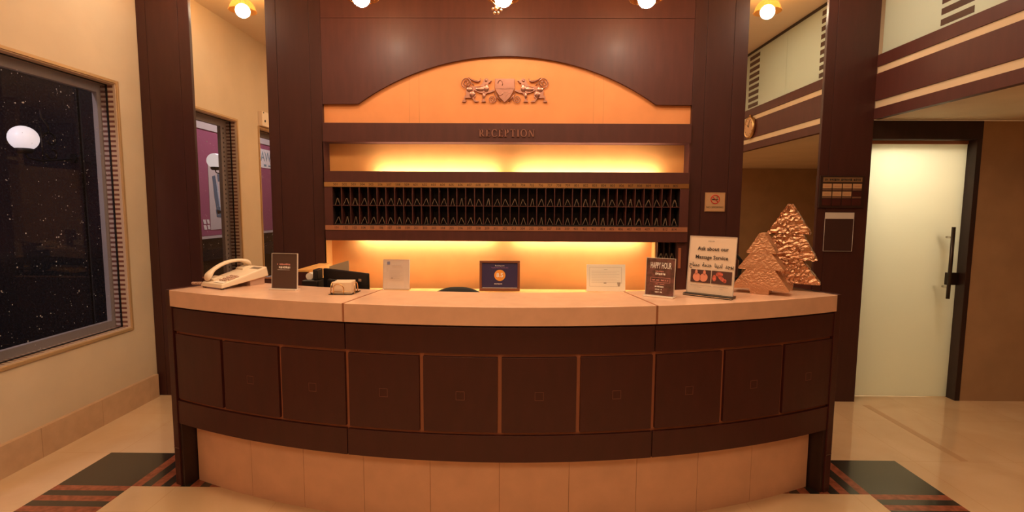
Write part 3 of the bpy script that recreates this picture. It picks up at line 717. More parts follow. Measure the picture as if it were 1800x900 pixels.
mb = MB(); mb.box(2.70, 4.4, 5.9, 6.0, 0, 2.7); mb.box(2.60, 2.70, 4.30, 6.0, 0, 2.7); mb.box(4.3, 4.4, 4.45, 6.0, 0, 2.7); mb.box(2.6, 4.4, 4.45, 6.0, 2.6, 2.7); mb.box(3.62, 4.3, 4.45, 4.47, 0, 2.6)
st(mb.build('wall_corridor', WHITEW), 'white corridor behind the frosted door', 'wall')
st(MB().box(2.6, 4.4, 4.45, 6.0, -0.1, 0.0).build('floor_corridor', FLOOR), 'corridor floor behind the frosted door', 'floor')
mz = thing('mezzanine_front', 'mahogany mezzanine front with two cream stripes, above the door at right', 'balcony front', (2.73, 1.6, 2.24))
y0, y1 = -2.44, 2.47
for a, b, m_, o_ in ((0, 0.081, WOOD, 0), (0.136, 0.340, WOOD, 0), (0.391, 0.479, WOOD, 0)):
    MB().box(o_, 0.05, y0, y1, a, b).build('wood_band', m_, mz, bevel=0.002)
for a, b in ((0.081, 0.136), (0.340, 0.391)): MB().box(0.010, 0.05, y0, y1, a, b).build('cream_stripe', PLASTER, mz)
st(MB().box(2.782, 5.998, -0.848, 4.11, 2.243, 2.378).build('ceiling_alcove', PLASTER), 'low cream soffit of the alcove at right', 'ceiling')
# frosted upper panels with dark bars
k = 0
for yc in (3.40, 1.94, 0.48):
    nm = ['frosted glass panel over the mezzanine front, nearest the pillar', 'frosted glass panel over the mezzanine front, second from the pillar', 'frosted glass panel over the mezzanine front, third from the pillar', 'frosted glass panel over the mezzanine front, fourth from the pillar'][k]
    ya, yb = (yc-0.73, yc+0.73 if k else 4.068)
    t = thing('frosted_panel', nm, 'glass panel', (2.76, yc, 2.72))
    MB().box(0, 0.008, ya-yc+0.001, yb-yc-0.001, 0, ZC-2.72-0.03).build('glass', FROST2, t)
    MB().box(-0.004, 0.012, ya-yc+0.001, yb-yc-0.001, ZC-2.72-0.03, ZC-2.72-0.001).build('top_channel', DARKMET, t)
    mb = MB(); z = 0.026; n = 0
    while z+0.041 < 0.62 and n < 9:
        mb.box(-0.003, 0.0, -0.123, 0.125, z, z+0.041); z += 0.069; n += 1
    mb.build('dark_bars', mat('dark_bar_film', (0.07, 0.035, 0.025), 0.5) if 'dark_bar_film' not in MATS else MATS['dark_bar_film'], t)
    k += 1
st(MB().box(4.6, 4.7, -0.85, 4.4, 2.38, ZC).build('wall_mezzanine', PLASTER), 'rear wall of the mezzanine behind the frosted panels', 'wall')
# wall clock on the mezzanine front (seen in the mirror)
t = thing('wall_clock', 'round brass clock on the mezzanine front, seen in the right mirror', 'clock', (2.73, 1.99, 2.50), -PI/2)
MB().lathe([(0.118, 0.0), (0.125, -0.01), (0.125, -0.03), (0.112, -0.038), (0.104, -0.030)], n=40, axis='y').build('case', BRASS, t)
MB().lathe([(0.106, -0.028), (0.106, -0.031)], n=40, axis='y').build('dial', mat('copper_dial', (0.60, 0.36, 0.20), 0.4, 0.4), t)
mb = MB()
for q in range(12):
    a = q*PI/6; mb.tube([(0.082*math.sin(a), -0.032, 0.082*math.cos(a)), (0.098*math.sin(a), -0.032, 0.098*math.cos(a))], 0.002, 5)
mb.tube([(0, -0.033, 0), (0.04, -0.033, 0.035)], 0.003, 5); mb.tube([(0, -0.034, 0), (-0.02, -0.034, 0.078)], 0.0022, 5)
mb.build('hands_and_marks', INK, t)
mb = MB(); mb.ball((0.0, -0.015, 0.135), 0.012); mb.tube([(0.13, -0.02, 0), (0.15, -0.02, 0)], 0.006, 8); mb.build('crown_knob', BRASS, t)

# ================================================================= LAMPS
def ceiling_lamp(x, y, zb, label, beads=False):
    t = thing('pendant_lamp', label, 'lamp', (x, y, zb), 0, None)
    s_ = MB().ball((0, 0, 0), 0.058, 20).build('bulb', BULB, t, norm=True)
    # amber glass dome, open below
    prof = [(0.018, 0.095), (0.050, 0.092), (0.082, 0.070), (0.100, 0.036), (0.106, 0.006), (0.113, 0.0), (0.110, -0.002), (0.102, 0.006), (0.096, 0.036), (0.079, 0.066), (0.048, 0.087), (0.018, 0.090)]
    MB().lathe([(r, h) for r, h in prof], n=32).build('lamp_shade', AMBER, t)
    MB().lathe([(0.012, 0.045), (0.020, 0.05), (0.020, 0.10), (0.012, 0.115), (0.007, 0.12), (0.007, ZC-zb-0.02), (0.035, ZC-zb-0.018), (0.045, ZC-zb-0.002)], n=20).build('stem', BRASS, t)
    if beads:
        mb = MB(); 
        for (a, b, r) in ((-0.055, -0.035, 0.008), (-0.072, -0.062, 0.009), (-0.060, -0.088, 0.009), (-0.036, -0.088, 0.009), (-0.016, -0.070, 0.008), (-0.050, -0.060, 0.014), (-0.038, -0.050, 0.012)):
            mb.ball((a, 0.02, b), r, 12)
        mb.tube([(-0.095, 0.02, 0.006), (-0.055, 0.02, -0.035), (-0.045, 0.02, -0.06)], 0.002, 6)
        mb.build('bead_drop', BRASS, t)
    return t
ceiling_lamp(-1.047, 3.55, 2.930, 'glowing bulb in an amber glass shade, leftmost of three at the top')
ceiling_lamp(-0.103, 3.55, 2.930, 'glowing bulb in an amber glass shade, middle of three, with a bead drop', True)
ceiling_lamp(0.843, 3.55, 2.925, 'glowing bulb in an amber glass shade, rightmost of three at the top')
ceiling_lamp(-2.370, 3.60, 3.217, 'amber glass pendant seen reflected in the left mirror')
ceiling_lamp(2.110, 3.60, 3.216, 'amber glass pendant seen reflected in the right mirror')

# alarm box over window 2
t = thing('alarm_box', 'small cream metal box on the wall above the second window, seen in the mirror', 'box', (-2.94, 2.145, 2.455))
MB().box(0, 0.05, -0.12, 0.12, 0, 0.165).build('case', CREAMPL, t, bevel=0.004)
mb = MB()
for yy, zz in ((0.06, 0.06), (-0.08, 0.14), (0.09, 0.15)): mb.lathe([(0.008 if zz > 0.1 else 0.014, 0.049), (0.008 if zz > 0.1 else 0.014, 0.054)], (0, yy, zz), 12, 'x')
mb.build('screw', BLACKP, t)

# ================================================================= SIGNS ON THE PANELLING
t = thing('no_smoking_plate', 'small brass no smoking plate on the pillar right of the key rack', 'sign', (1.542, 4.067, 1.527))
MB().box(-0.078, 0.078, -0.004, 0.002, 0, 0.148).build('plate', SIGNBR, t, bevel=0.001)
mb = MB(); mb.tube([(0.033*math.cos(a), -0.005, 0.096+0.033*math.sin(a)) for a in [2*PI*k/28 for k in range(28)]], 0.0035, 6, closed=True)
mb.tube([(-0.023, -0.006, 0.119), (0.023, -0.006, 0.073)], 0.003, 6); mb.build('red_ring', REDMARK, t)
mb = MB(); mb.box(-0.024, 0.014, -0.006, -0.003, 0.092, 0.099); mb.box(0.016, 0.024, -0.006, -0.003, 0.092, 0.099); mb.tube([(0.018, -0.005, 0.104), (0.012, -0.005, 0.112), (0.02, -0.005, 0.118)], 0.0018, 5)
mb.text('NO SMOKING', 0.021, (0, -0.0048, 0.033)); mb.build('lettering', INK, t, norm=False)
mb = MB(); e = 0.003
mb.box(-0.074, 0.074, -0.0055, -0.003, 0.004, 0.004+0.0015); mb.box(-0.074, 0.074, -0.0055, -0.003, 0.1425, 0.144); mb.box(-0.074, -0.0725, -0.0055, -0.003, 0.004, 0.144); mb.box(0.0725, 0.074, -0.0055, -0.003, 0.004, 0.144); mb.build('border_line', BRASS, t)

t = thing('directory_board', 'dark directory board with rows of small name plates on the right pillar', 'sign', (2.517, 4.066, 1.562))
MB().box(-0.172, 0.172, -0.010, 0.003, 0, 0.248).build('backboard', WOODK, t, bevel=0.002)
h = MB().box(-0.150, 0.150, -0.014, -0.010, 0.198, 0.235).build('header_plate', mat('dim_brass_plate', (0.30, 0.18, 0.09), 0.4, 0.5), t)
mb = MB(); marks(mb, -0.135, 0.135, 0.2165, 0.018, -0.0145, seed=13); mb.build('lettering', INK, h, norm=False)
for r_, zz in enumerate((0.150, 0.090, 0.018)):
    for c_ in range(4):
        x = -0.150+c_*0.077; lit = (r_ == 0) or (r_ == 1 and c_ < 3)
        p = MB().box(x, x+0.068, -0.013, -0.010, zz, zz+0.036 if r_ < 2 else zz+0.05).build('name_plate', SIGNBR if lit else WOODB, t)
        p['label'] = 'pale brass name plate' if lit else 'blank dark name plate'
        if lit:
            mb = MB(); mb.box(x+0.012, x+0.056, -0.0136, -0.0128, zz+0.016, zz+0.018); mb.build('engraved_line', REDP, p)
        if r_ < 2: MB().box(x, x+0.068, -0.013, -0.010, zz-0.016, zz-0.003).build('caption_plate', mat('caption_brown', (0.16, 0.08, 0.05), 0.4) if 'caption_brown' not in MATS else MATS['caption_brown'], t)
t = thing('notice_holder', 'empty clear notice holder with grey header below the directory board', 'sign', (2.515, 4.067, 1.222))
MB().box(-0.113, 0.113, -0.004, 0.002, 0, 0.255).build('back_card', mat('dark_notice_card', (0.055, 0.025, 0.022), 0.3), t)
MB().box(-0.113, 0.113, -0.007, -0.004, 0.255, 0.303).build('header_strip', PAPERG, t)
mb = MB(); e = 0.0022
mb.box(-0.113, -0.113+e, -0.007, -0.004, 0, 0.255); mb.box(0.113-e, 0.113, -0.007, -0.004, 0, 0.255); mb.box(-0.113, 0.113, -0.007, -0.004, 0, e); mb.build('clear_edge', PAPERG, t)

# ================================================================= THINGS ON THE COUNTER
ZT = 1.1005
# --- desk telephone
t = thing('desk_telephone', 'cream push-button desk telephone at the left end of the counter', 'telephone', (-1.60, 2.885, ZT), math.radians(-28))
def wedge(mb, x0, x1, y0, y1, zb0, zt0, zb1, zt1, ins=0.0):
    mb.hexa([(x0, y0, zb0), (x1, y0, zb0), (x1, y1, zb1), (x0, y1, zb1), (x0+ins, y0+ins, zt0), (x1-ins, y0+ins, zt0), (x1-ins, y1-ins, zt1), (x0+ins, y1-ins, zt1)])
mb = MB(); wedge(mb, -0.098, 0.098, -0.145, 0.14, 0.006, 0.030, 0.045, 0.100, 0.006); mb.build('base', CREAMPL, t, bevel=0.006, seg=3)
mb = MB(); wedge(mb, -0.07, 0.085, 0.03, 0.12, 0.0, 0.032, 0.0, 0.06, 0.0); mb.build('foot', CREAMD, t)
mb = MB()
for sx_, sy_ in ((-0.08, -0.13), (0.08, -0.13)): mb.box(sx_-0.008, sx_+0.008, sy_-0.006, sy_+0.006, 0, 0.012)
mb.build('rubber_foot', BLACKP, t)
slope = math.atan2(0.070, 0.285)
def on_face(mbx): mbx.bm.transform(Matrix.Translation((0, -0.139, 0.0312)) @ Matrix.Rotation(slope, 4, 'X'))
for r_ in range(4):
    for c_ in range(3):
        mb = MB(); mb.box(0.005+c_*0.022, 0.020+c_*0.022, 0.040+r_*0.021, 0.052+r_*0.021, 0, 0.006); on_face(mb); mb.build('key_button', CREAMD, t, bevel=0.0015)
mb = MB(); mb.box(0.070, 0.082, 0.05, 0.11, 0, 0.004); on_face(mb); mb.build('speed_dial_strip', CREAMD, t)
mb = MB(); mb.box(0.0, 0.080, 0.232, 0.262, 0, 0.002); on_face(mb); mb.build('label_window', mat('grey_window', (0.30, 0.24, 0.18), 0.2), t)
mb = MB(); mb.box(-0.005, 0.085, 0.012, 0.030, 0, 0.0015); on_face(mb); mb.build('number_card', PAPER, t)
mb = MB()
for yy in (0.025, 0.205): mb.box(-0.090, -0.022, yy, yy+0.055, -0.004, 0.010)
on_face(mb); mb.build('cradle', CREAMPL, t, bevel=0.004)
# handset: arched bar with two rounded ends, lying along the base
mb = MB(); N = 22; prev = None
for i in range(N+1):
    q = i/N; y = 0.005+0.275*q; arch = 0.040*math.sin(PI*q)**0.8; end = max(0, abs(q-0.5)*2-0.62)/0.38
    wv = 0.021+0.010*min(1, end*1.6); zt = 0.036+arch; zb = zt-0.021-0.020*min(1, end*1.5)
    if i in (0, N): wv *= 0.72; zt -= 0.006; zb += 0.004
    ring = [mb.bm.verts.new(v) for v in ((-0.056-wv, y, zb+0.003), (-0.056-wv*0.8, y, zt-0.003), (-0.056, y, zt), (-0.056+wv*0.8, y, zt-0.003), (-0.056+wv, y, zb+0.003), (-0.056, y, zb))]
    if prev:
        for k in range(6): mb.bm.faces.new((prev[k], prev[(k+1) % 6], ring[(k+1) % 6], ring[k]))
    else: mb.bm.faces.new(ring)
    prev = ring
mb.bm.faces.new(prev[::-1]); on_face(mb)
hs = mb.build('handset', CREAMPL, t, smooth=True); ss = hs.modifiers.new('sub', 'SUBSURF'); ss.levels = 1; ss.render_levels = 2
mb = MB(); pts = []
for i in range(140):
    a = i*0.85; q = i/139
    c = Vector((-0.075-0.075*math.sin(q*PI*0.9), -0.150-0.02*math.sin(q*PI)+0.06*q*q, 0.014+0.012*(1-q)))
    pts.append(c+Vector((0.0, 0.006*math.cos(a), 0.006*math.sin(a))))
mb.tube(pts, 0.0017, 5); mb.build('coiled_cord', CREAMD, t)

def sign_stand(name, label, loc, rz, w_, h_, lean, card, base_mat=ACRYL, base_d=0.05, base_h=0.006, back=True, cat='sign'):
    """T-shaped acrylic holder with a printed card; returns the thing and the face's transform"""
    t = thing(name, label, cat, loc, rz)
    MB().box(-w_/2-0.004, w_/2+0.004, -base_d/2, base_d/2, 0, base_h).build('base', base_mat, t, bevel=0.0015)
    F = Matrix.Translation((0, 0, base_h)) @ Matrix.Rotation(-math.radians(lean), 4, 'X')
    mb = MB(); mb.box(-w_/2, w_/2, -0.004, -0.0022, 0, h_); mb.box(-w_/2, w_/2, 0.0022, 0.004, 0, h_); mb.bm.transform(F); mb.build('acrylic_sheet', ACRYL, t)
    mb = MB(); mb.box(-w_/2, w_/2, -0.0046, 0.0046, h_-0.0014, h_+0.001); mb.box(-w_/2-0.001, -w_/2+0.0012, -0.0046, 0.0046, 0, h_); mb.box(w_/2-0.0012, w_/2+0.001, -0.0046, 0.0046, 0, h_); mb.bm.transform(F); mb.build('bright_edge', PAPERG, t)
    mb = MB(); mb.box(-w_/2+0.002, w_/2-0.002, -0.0018, 0.0018, 0.001, h_-0.002); mb.bm.transform(F); c = mb.build('card', card, t)
    return t, c, F
def printed(F, parent, name, m_, fn, h=None):
    mb = MB(); fn(mb); mb.bm.transform(F); return mb.build(name, m_, parent, norm=False)
YF = -0.0050   # printed marks sit on the front sheet

# --- lounge sign (QR codes left out)
t, c, F = sign_stand('counter_sign', 'dark brown printed sign in clear holder beside the telephone', (-1.258, 2.745, ZT), math.radians(-9), 0.150, 0.190, 4, BROWNP, ACBASE)
def f1(mb): marks(mb, -0.042, 0.034, 0.131, 0.010, seed=3)
printed(F, c, 'title', PINKINK, f1)
def f2(mb):
    marks(mb, -0.040, 0.034, 0.115, 0.014, seed=4); mb.box(-0.040, 0.032, YF-0.0002, YF+0.0004, 0.101, 0.1025)
printed(F, c, 'emblem', WHITEINK, f2)

# --- business card holder
t = thing('business_card_holder', 'brass wire holder full of pale business cards near the left counter seam', 'card holder', (-0.898, 2.648, ZT), math.radians(3))
MB().hexa([(-0.068, -0.058, 0), (0.050, -0.058, 0), (0.068, 0.060, 0), (-0.055, 0.060, 0), (-0.068, -0.058, 0.0035), (0.050, -0.058, 0.0035), (0.068, 0.060, 0.0035), (-0.055, 0.060, 0.0035)]).build('tray', DARKMET, t, bevel=0.001)
mb = MB()
def arch(mb, x0, x1, y, z1, axis='x', r=0.0028):
    p = []
    for i in range(15):
        a = PI-PI*i/14; c_ = (x0+x1)/2; rr_ = (x1-x0)/2
        v = c_+rr_*math.cos(a); z = z1-rr_+rr_*math.sin(a); p.append((v, y, z) if axis == 'x' else (y, v, z))
    s0 = (x0, y, 0.003) if axis == 'x' else (y, x0, 0.003); s1 = (x1, y, 0.003) if axis == 'x' else (y, x1, 0.003)
    mb.tube([s0]+p+[s1], r, 8)
arch(mb, -0.045, -0.008, -0.056, 0.052, r=0.0024)
arch(mb, -0.045, 0.010, -0.055, 0.054) if False else None
arch(mb, -0.036, 0.000, -0.055, 0.053) if False else None
mb.bm.free(); mb = MB(); arch(mb, -0.044, 0.008, -0.055, 0.056); mb.build('wire_loop', BRASS, t); mb = MB(); arch(mb, -0.030, 0.022, 0.055, 0.056)
mb.build('wire_loop', BRASS, t)
mb = MB(); mb.tube([(-0.044, -0.055, 0.016), (0.047, -0.055, 0.016)], 0.0016, 6); mb.build('wire_rail', BRASS, t)
mb = MB(); arch(mb, -0.035, 0.03, -0.062, 0.058, 'y'); mb.build('wire_loop', BRASS, t); mb = MB(); arch(mb, -0.035, 0.03, 0.058, 0.058, 'y'); mb.build('wire_loop', BRASS, t)
for k in range(9):
    y = -0.045+k*0.0098; MB().box(-0.050, 0.045, y, y+0.008, 0.004, 0.062+0.0014*(k % 3)).build('card_stack', CARDE, t, bevel=0.0008)

# --- paper in acrylic stand on the ledge
t, c, F = sign_stand('certificate_stand', 'pinkish paper notice in a slanted clear stand, left on the back ledge', (-0.944, 3.97, 0.901), 0, 0.205, 0.228, 6, mat('pink_white_paper', (0.90, 0.76, 0.70), 0.6), CHROME, 0.07, 0.012)
def f1(mb):
    mb.box(-0.072, -0.050, YF, YF+0.0006, 0.188, 0.212)
printed(F, c, 'blue_stamp', mat('blue_grey_stamp', (0.25, 0.24, 0.38), 0.6), f1)
def f2(mb):
    mb.box(-0.035, 0.040, YF, YF+0.0006, 0.178, 0.1805); mb.box(-0.030, 0.050, YF, YF+0.0006, 0.163, 0.1645)
    for k in range(7): mb.box(-0.055, 0.045-0.01*(k % 3), YF, YF+0.0006, 0.140-k*0.012, 0.141-k*0.012)
    mb.box(-0.040, -0.026, YF, YF+0.0006, 0.078, 0.088)
printed(F, c, 'printed_lines', mat('faint_ink', (0.55, 0.42, 0.36), 0.6), f2)

# --- framed review award
t = thing('framed_award', 'wood framed navy award with orange 8.5 circle on the back ledge', 'picture frame', (-0.137, 3.985, 0.901))
F = Matrix.Rotation(-math.radians(5), 4, 'X'); W_, H_ = 0.316, 0.236
mb = MB(); b_ = 0.019
mb.box(-W_/2, W_/2, -0.009, 0.009, 0, b_); mb.box(-W_/2, W_/2, -0.009, 0.009, H_-b_, H_); mb.box(-W_/2, -W_/2+b_, -0.009, 0.009, b_, H_-b_); mb.box(W_/2-b_, W_/2, -0.009, 0.009, b_, H_-b_)
mb.bm.transform(F); mb.build('frame', mat('reddish_frame_wood', (0.22, 0.075, 0.035), 0.35), t, bevel=0.003)
mb = MB(); mb.box(-W_/2+b_, W_/2-b_, -0.002, 0.004, b_, H_-b_); mb.bm.transform(F); c = mb.build('card', NAVY, t)
mb = MB(); mb.prism([(-0.012, 0.012), (0.012, 0.012), (0.012, 0.2), (-0.012, 0.2)], 0.009, 0.012); mb.bm.transform(F); mb.tube([(0, 0.03, 0.15), (0, 0.10, 0.004)], 0.004, 6); mb.build('easel_back', BLACKP, t)
mb = MB(); mb.lathe([(0.0435, -0.0042), (0.0435, -0.002)], (0.001, 0, 0.121), 36, 'y'); mb.bm.transform(F); d_ = mb.build('orange_disc', ORANGE, c)
mb = MB(); mb.text('8.5', 0.046, (0.001, -0.0055, 0.121), extrude=0.0008, bold=0.001); mb.bm.transform(F); mb.build('score', WHITEINK, d_, norm=False)
mb = MB(); mb.text('Booking.com', 0.014, (0, -0.0032, 0.196), extrude=0.0008); marks(mb, -0.042, 0.042, 0.054, 0.008, -0.0032, seed=14)
mb.box(-0.135, 0.135, -0.0034, -0.002, 0.0215, 0.024); mb.bm.transform(F); mb.build('white_lettering', WHITEINK, c, norm=False)
mb = MB(); mb.text('Traveller Review Awards 2022', 0.0125, (0, -0.0032, 0.180), extrude=0.0002, sx=0.85); mb.bm.transform(F); mb.build('lilac_lettering', mat('lilac_ink', (0.45, 0.22, 0.45), 0.6), c, norm=False)

# --- certificate, landscape
t = thing('certificate', 'white landscape certificate leaning in a clear sleeve on the back ledge', 'certificate', (0.692, 3.985, 0.901))
F = Matrix.Rotation(-math.radians(7), 4, 'X')
mb = MB(); mb.box(-0.150, 0.152, -0.002, 0.002, 0, 0.212); mb.bm.transform(F); c = mb.build('sheet', mat('cream_white_paper', (0.93, 0.88, 0.78), 0.5), t)
mb = MB(); mb.hexa([(-0.155, 0.002, 0), (0.157, 0.002, 0), (0.157, 0.045, 0), (-0.155, 0.045, 0), (-0.155, 0.002, 0.003), (0.157, 0.002, 0.003), (0.157, 0.045, 0.003), (-0.155, 0.045, 0.003)]); mb.build('clear_foot', ACRYL, t)
mb = MB(); e = 0.0014
for a, b, c0, c1 in ((-0.128, 0.124, 0.188, 0.188+e), (-0.128, 0.10, 0.040, 0.040+e), (-0.128, -0.128+e, 0.040, 0.188), (0.122, 0.122+e, 0.062, 0.188)): mb.box(a, b, -0.0026, -0.0018, c0, c1)
mb.box(-0.015, 0.012, -0.0026, -0.0018, 0.172, 0.1735)
for k in range(8): mb.box(-0.112, 0.105-0.02*(k % 2), -0.0026, -0.0018, 0.158-k*0.0125, 0.1588-k*0.0125)
mb.bm.transform(F); mb.build('border_and_lines', INKG, c)
mb = MB(); mb.box(-0.016, 0.004, -0.0028, -0.0018, 0.062, 0.070); mb.box(0.058, 0.066, -0.0028, -0.0018, 0.060, 0.070) if False else None
mb.hexa([(0.094, -0.0028, 0.04), (0.108, -0.0028, 0.04), (0.108, -0.0018, 0.04), (0.094, -0.0018, 0.04), (0.088, -0.0028, 0.072), (0.116, -0.0028, 0.072), (0.116, -0.0018, 0.072), (0.088, -0.0018, 0.072)])
mb.bm.transform(F); mb.build('seal_marks', INKG, c)

# --- happy hour
t, c, F = sign_stand('happy_hour_sign', 'maroon HAPPY HOUR sign in small clear holder right of the counter seam', (0.724, 2.600, ZT), math.radians(-32), 0.146, 0.190, 4, MAROON, ACBASE, 0.055, 0.008)
def f1(mb):
    mb.text('HAPPY HOUR', 0.045, (0.002, YF, 0.151), sx=0.385, extrude=0.0005, bold=0.0003)
    marks(mb, -0.024, 0.026, 0.110, 0.012, seed=5); marks(mb, -0.024, 0.020, 0.045, 0.009, seed=6); marks(mb, -0.022, 0.012, 0.031, 0.007, seed=7); marks(mb, -0.022, 0.014, 0.017, 0.007, seed=8)
printed(F, c, 'white_lettering', WHITEINK, f1)
def f2(mb):
    e = 0.0013
    for a, b, c0, c1 in ((-0.048, 0.052, 0.090, 0.090+e), (-0.048, 0.052, 0.066, 0.066+e), (-0.048, -0.048+e, 0.066, 0.091), (0.052-e, 0.052, 0.066, 0.091)): mb.box(a, b, YF, YF+0.0006, c0, c1)
    marks(mb, -0.024, 0.028, 0.123, 0.006, seed=9); marks(mb, -0.040, 0.044, 0.078, 0.007, seed=10); marks(mb, -0.020, 0.022, 0.058, 0.004, seed=11)
printed(F, c, 'pink_box', PINKINK, f2)

# --- massage sign
t, c, F = sign_stand('massage_sign', 'tall white Massage Service sign on dark base, left of the foil trees', (0.985, 2.625, ZT), math.radians(-40), 0.236, 0.296, 6, mat('massage_card', (0.90, 0.76, 0.66), 0.5), BLACKP, 0.075, 0.012)
MB().box(-0.124, 0.124, -0.0385, -0.037, 0.0045, 0.0075).build('chrome_line', CHROME, t)
def f1(mb):
    mb.text('Ask about our', 0.0275, (0.004, YF, 0.232), sx=0.97, extrude=0.0005, bold=0.0003)
    mb.text('Massage Service', 0.0275, (0.0, YF, 0.188), sx=0.93, extrude=0.0005, bold=0.0003)
    ar = ['\uFEE3\uFEB4\uFE8E\uFE9D', '\uFEA7\uFEAA\uFEE3\uFE94', '\uFEDF\uFEAA\uFEF3\uFEE8\uFE8E', '\uFEF3\uFEEE\uFE9F\uFEAA']
    mb.text('  '.join(s_[::-1] for s_ in ar), 0.029, (0.002, YF, 0.148), sx=0.80, extrude=0.0005, bold=0.0003)
printed(F, c, 'lettering', INK, f1)
def f2(mb):
    marks(mb, -0.022, 0.010, 0.272, 0.006, seed=12)
    mb.box(-0.098, 0.010, YF, YF+0.0006, 0.041, 0.0425); mb.box(-0.06, -0.04, YF, YF+0.0006, 0.030, 0.031); mb.box(0.020, 0.095, YF, YF+0.0006, 0.041, 0.0425); mb.box(0.052, 0.068, YF, YF+0.0006, 0.030, 0.031)
printed(F, c, 'small_print', INKG, f2)
for x0_, x1_, nm in ((-0.100, 0.003, 'left'), (0.008, 0.108, 'right')):
    mb = MB(); mb.box(x0_, x1_, YF, YF+0.0006, 0.056, 0.122); mb.bm.transform(F); ph = mb.build('photo_print', BROWNP, c)
    mb = MB()
    def blob(x, z, rx, rz, tilt=0):
        pts = [(x+rx*math.cos(a)*math.cos(tilt)-rz*math.sin(a)*math.sin(tilt), z+rx*math.cos(a)*math.sin(tilt)+rz*math.sin(a)*math.cos(tilt)) for a in [2*PI*k/20 for k in range(20)]]
        mb.prism(pts, YF-0.0004, YF)
    if nm == 'left':
        blob(-0.068, 0.083, 0.020, 0.022, 0.4); blob(-0.032, 0.083, 0.020, 0.022, -0.4); blob(-0.072, 0.108, 0.007, 0.014); blob(-0.030, 0.108, 0.007, 0.014)
    else:
        blob(0.046, 0.105, 0.018, 0.012); blob(0.058, 0.085, 0.026, 0.009, -0.7); blob(0.022, 0.085, 0.010, 0.016); blob(0.075, 0.074, 0.008, 0.010)
    mb.bm.transform(F); mb.build('photo_subject', FLESH if nm == 'left' else REDP, ph)

# --- foil trees
def foil_tree(label, loc, rz, H, tiers, depth, mats, trunk, cell=0.02, crumple=0.0012):
    t = thing('foil_christmas_tree', label, 'christmas tree', loc, rz)
    th = trunk[1]; P = []
    # half outline from apex down on the right, tiers: (z_frac bottom, half width, inner half width of next tier)
    right = [(0.012, H)]
    for (zb, hw, inner) in tiers: right += [(hw, zb), (hw-0.004, zb-0.006), (inner, zb-0.004)]
    right = right[:-1] + [(trunk[0], th)]
    P = right + [(-x, z) for x, z in right[::-1]]
    mb = MB(); v = [Vector((p[0], p[1], 0)) for p in P]; tris = tessellate_polygon([v]); n = len(P)
    Fv = [mb.bm.verts.new((p[0], -depth/2, p[1])) for p in P]; Bv = [mb.bm.verts.new((p[0], depth/2, p[1])) for p in P]
    for tr in tris: mb.bm.faces.new([Fv[i] for i in tr]); mb.bm.faces.new([Bv[i] for i in tr])
    for i in range(n):
        f_ = mb.bm.faces.new((Fv[i], Fv[(i+1) % n], Bv[(i+1) % n], Bv[i])); f_.material_index = 1
    for it in range(7):
        lo = [e for e in mb.bm.edges if e.calc_length() > cell]
        if not lo: break
        bmesh.ops.subdivide_edges(mb.bm, edges=lo, cuts=1)
        bmesh.ops.triangulate(mb.bm, faces=[f for f in mb.bm.faces if len(f.verts) > 3])
    bmesh.ops.recalc_face_normals(mb.bm, faces=mb.bm.faces); mb.bm.normal_update()
    off = [(v, v.normal.copy()) for v in mb.bm.verts]
    for v, nn in off:
        if v.co.z > 0.05: v.co += nn*random.uniform(-crumple, crumple)+Vector((random.uniform(-1, 1), 0, random.uniform(-1, 1)))*crumple*0.4
    mb.build('tree_body', mats, t)
    MB().box(-trunk[0], trunk[0], -depth/2+0.003, depth/2-0.003, 0, th+0.002).build('trunk', mats, t, bevel=0.002)
    return t
foil_tree('smaller matte copper foil christmas tree, in front', (1.312, 2.755, ZT), math.radians(-34), 0.322, [(0.222, 0.072, 0.052), (0.135, 0.110, 0.068), (0.028, 0.142, 0.04)], 0.115, [FOIL, FOIL], (0.046, 0.026), 0.014, 0.0017)
foil_tree('taller crinkled copper foil christmas tree, behind the smaller one', (1.525, 2.905, ZT), math.radians(-30), 0.475, [(0.318, 0.105, 0.066), (0.176, 0.142, 0.07), (0.045, 0.165, 0.03)], 0.12, [FOILD, FOILD], (0.035, 0.040), 0.019, 0.0042)

# ================================================================= BEHIND THE COUNTER
t = thing('computer_monitor', 'black monitor seen from behind over the left part of the counter', 'monitor', (-1.005, 3.00, 0.9005), math.radians(-35))
MB().box(-0.205, 0.205, -0.02, 0.004, 0.03, 0.275).build('screen_shell', BLACKP, t, bevel=0.006)
MB().box(-0.13, 0.13, -0.045, -0.02, 0.07, 0.22).build('rear_housing', BLACKP, t, bevel=0.01)
MB().box(-0.195, 0.195, 0.004, 0.006, 0.042, 0.265).build('display', mat('dark_display', (0.01, 0.01, 0.015), 0.1), t)
MB().box(-0.025, 0.025, -0.058, -0.040, 0.006, 0.15).build('neck', BLACKP, t, bevel=0.004)
MB().box(-0.11, 0.11, -0.10, 0.06, 0, 0.008).build('foot', BLACKP, t, bevel=0.003)
MB().box(0.135, 0.160, -0.021, -0.02, 0.225, 0.240).build('silver_badge', CHROME, t)
t = thing('document_stand', 'beige translucent document stand behind the monitor', 'document stand', (-1.13, 3.22, 0.9005), math.radians(-20))
mb = MB(); mb.prism([(-0.07, 0.01), (0.08, 0.01), (0.08, 0.315), (-0.07, 0.27)], -0.002, 0.002); mb.build('back_plate', mat('beige_translucent', (0.55, 0.42, 0.28), 0.3), t)
MB().box(-0.07, 0.08, -0.04, 0.06, 0, 0.01).build('foot', CREAMD, t)
t = thing('receipt_printer', 'small black device with a round white top between partition and monitor', 'printer', (-1.255, 3.12, 0.9005))
MB().box(-0.045, 0.055, -0.06, 0.06, 0, 0.205).build('body', BLACKP, t, bevel=0.008)
MB().box(0.02, 0.05, -0.05, 0.04, 0.205, 0.27).build('lid', BLACKP, t, bevel=0.006)
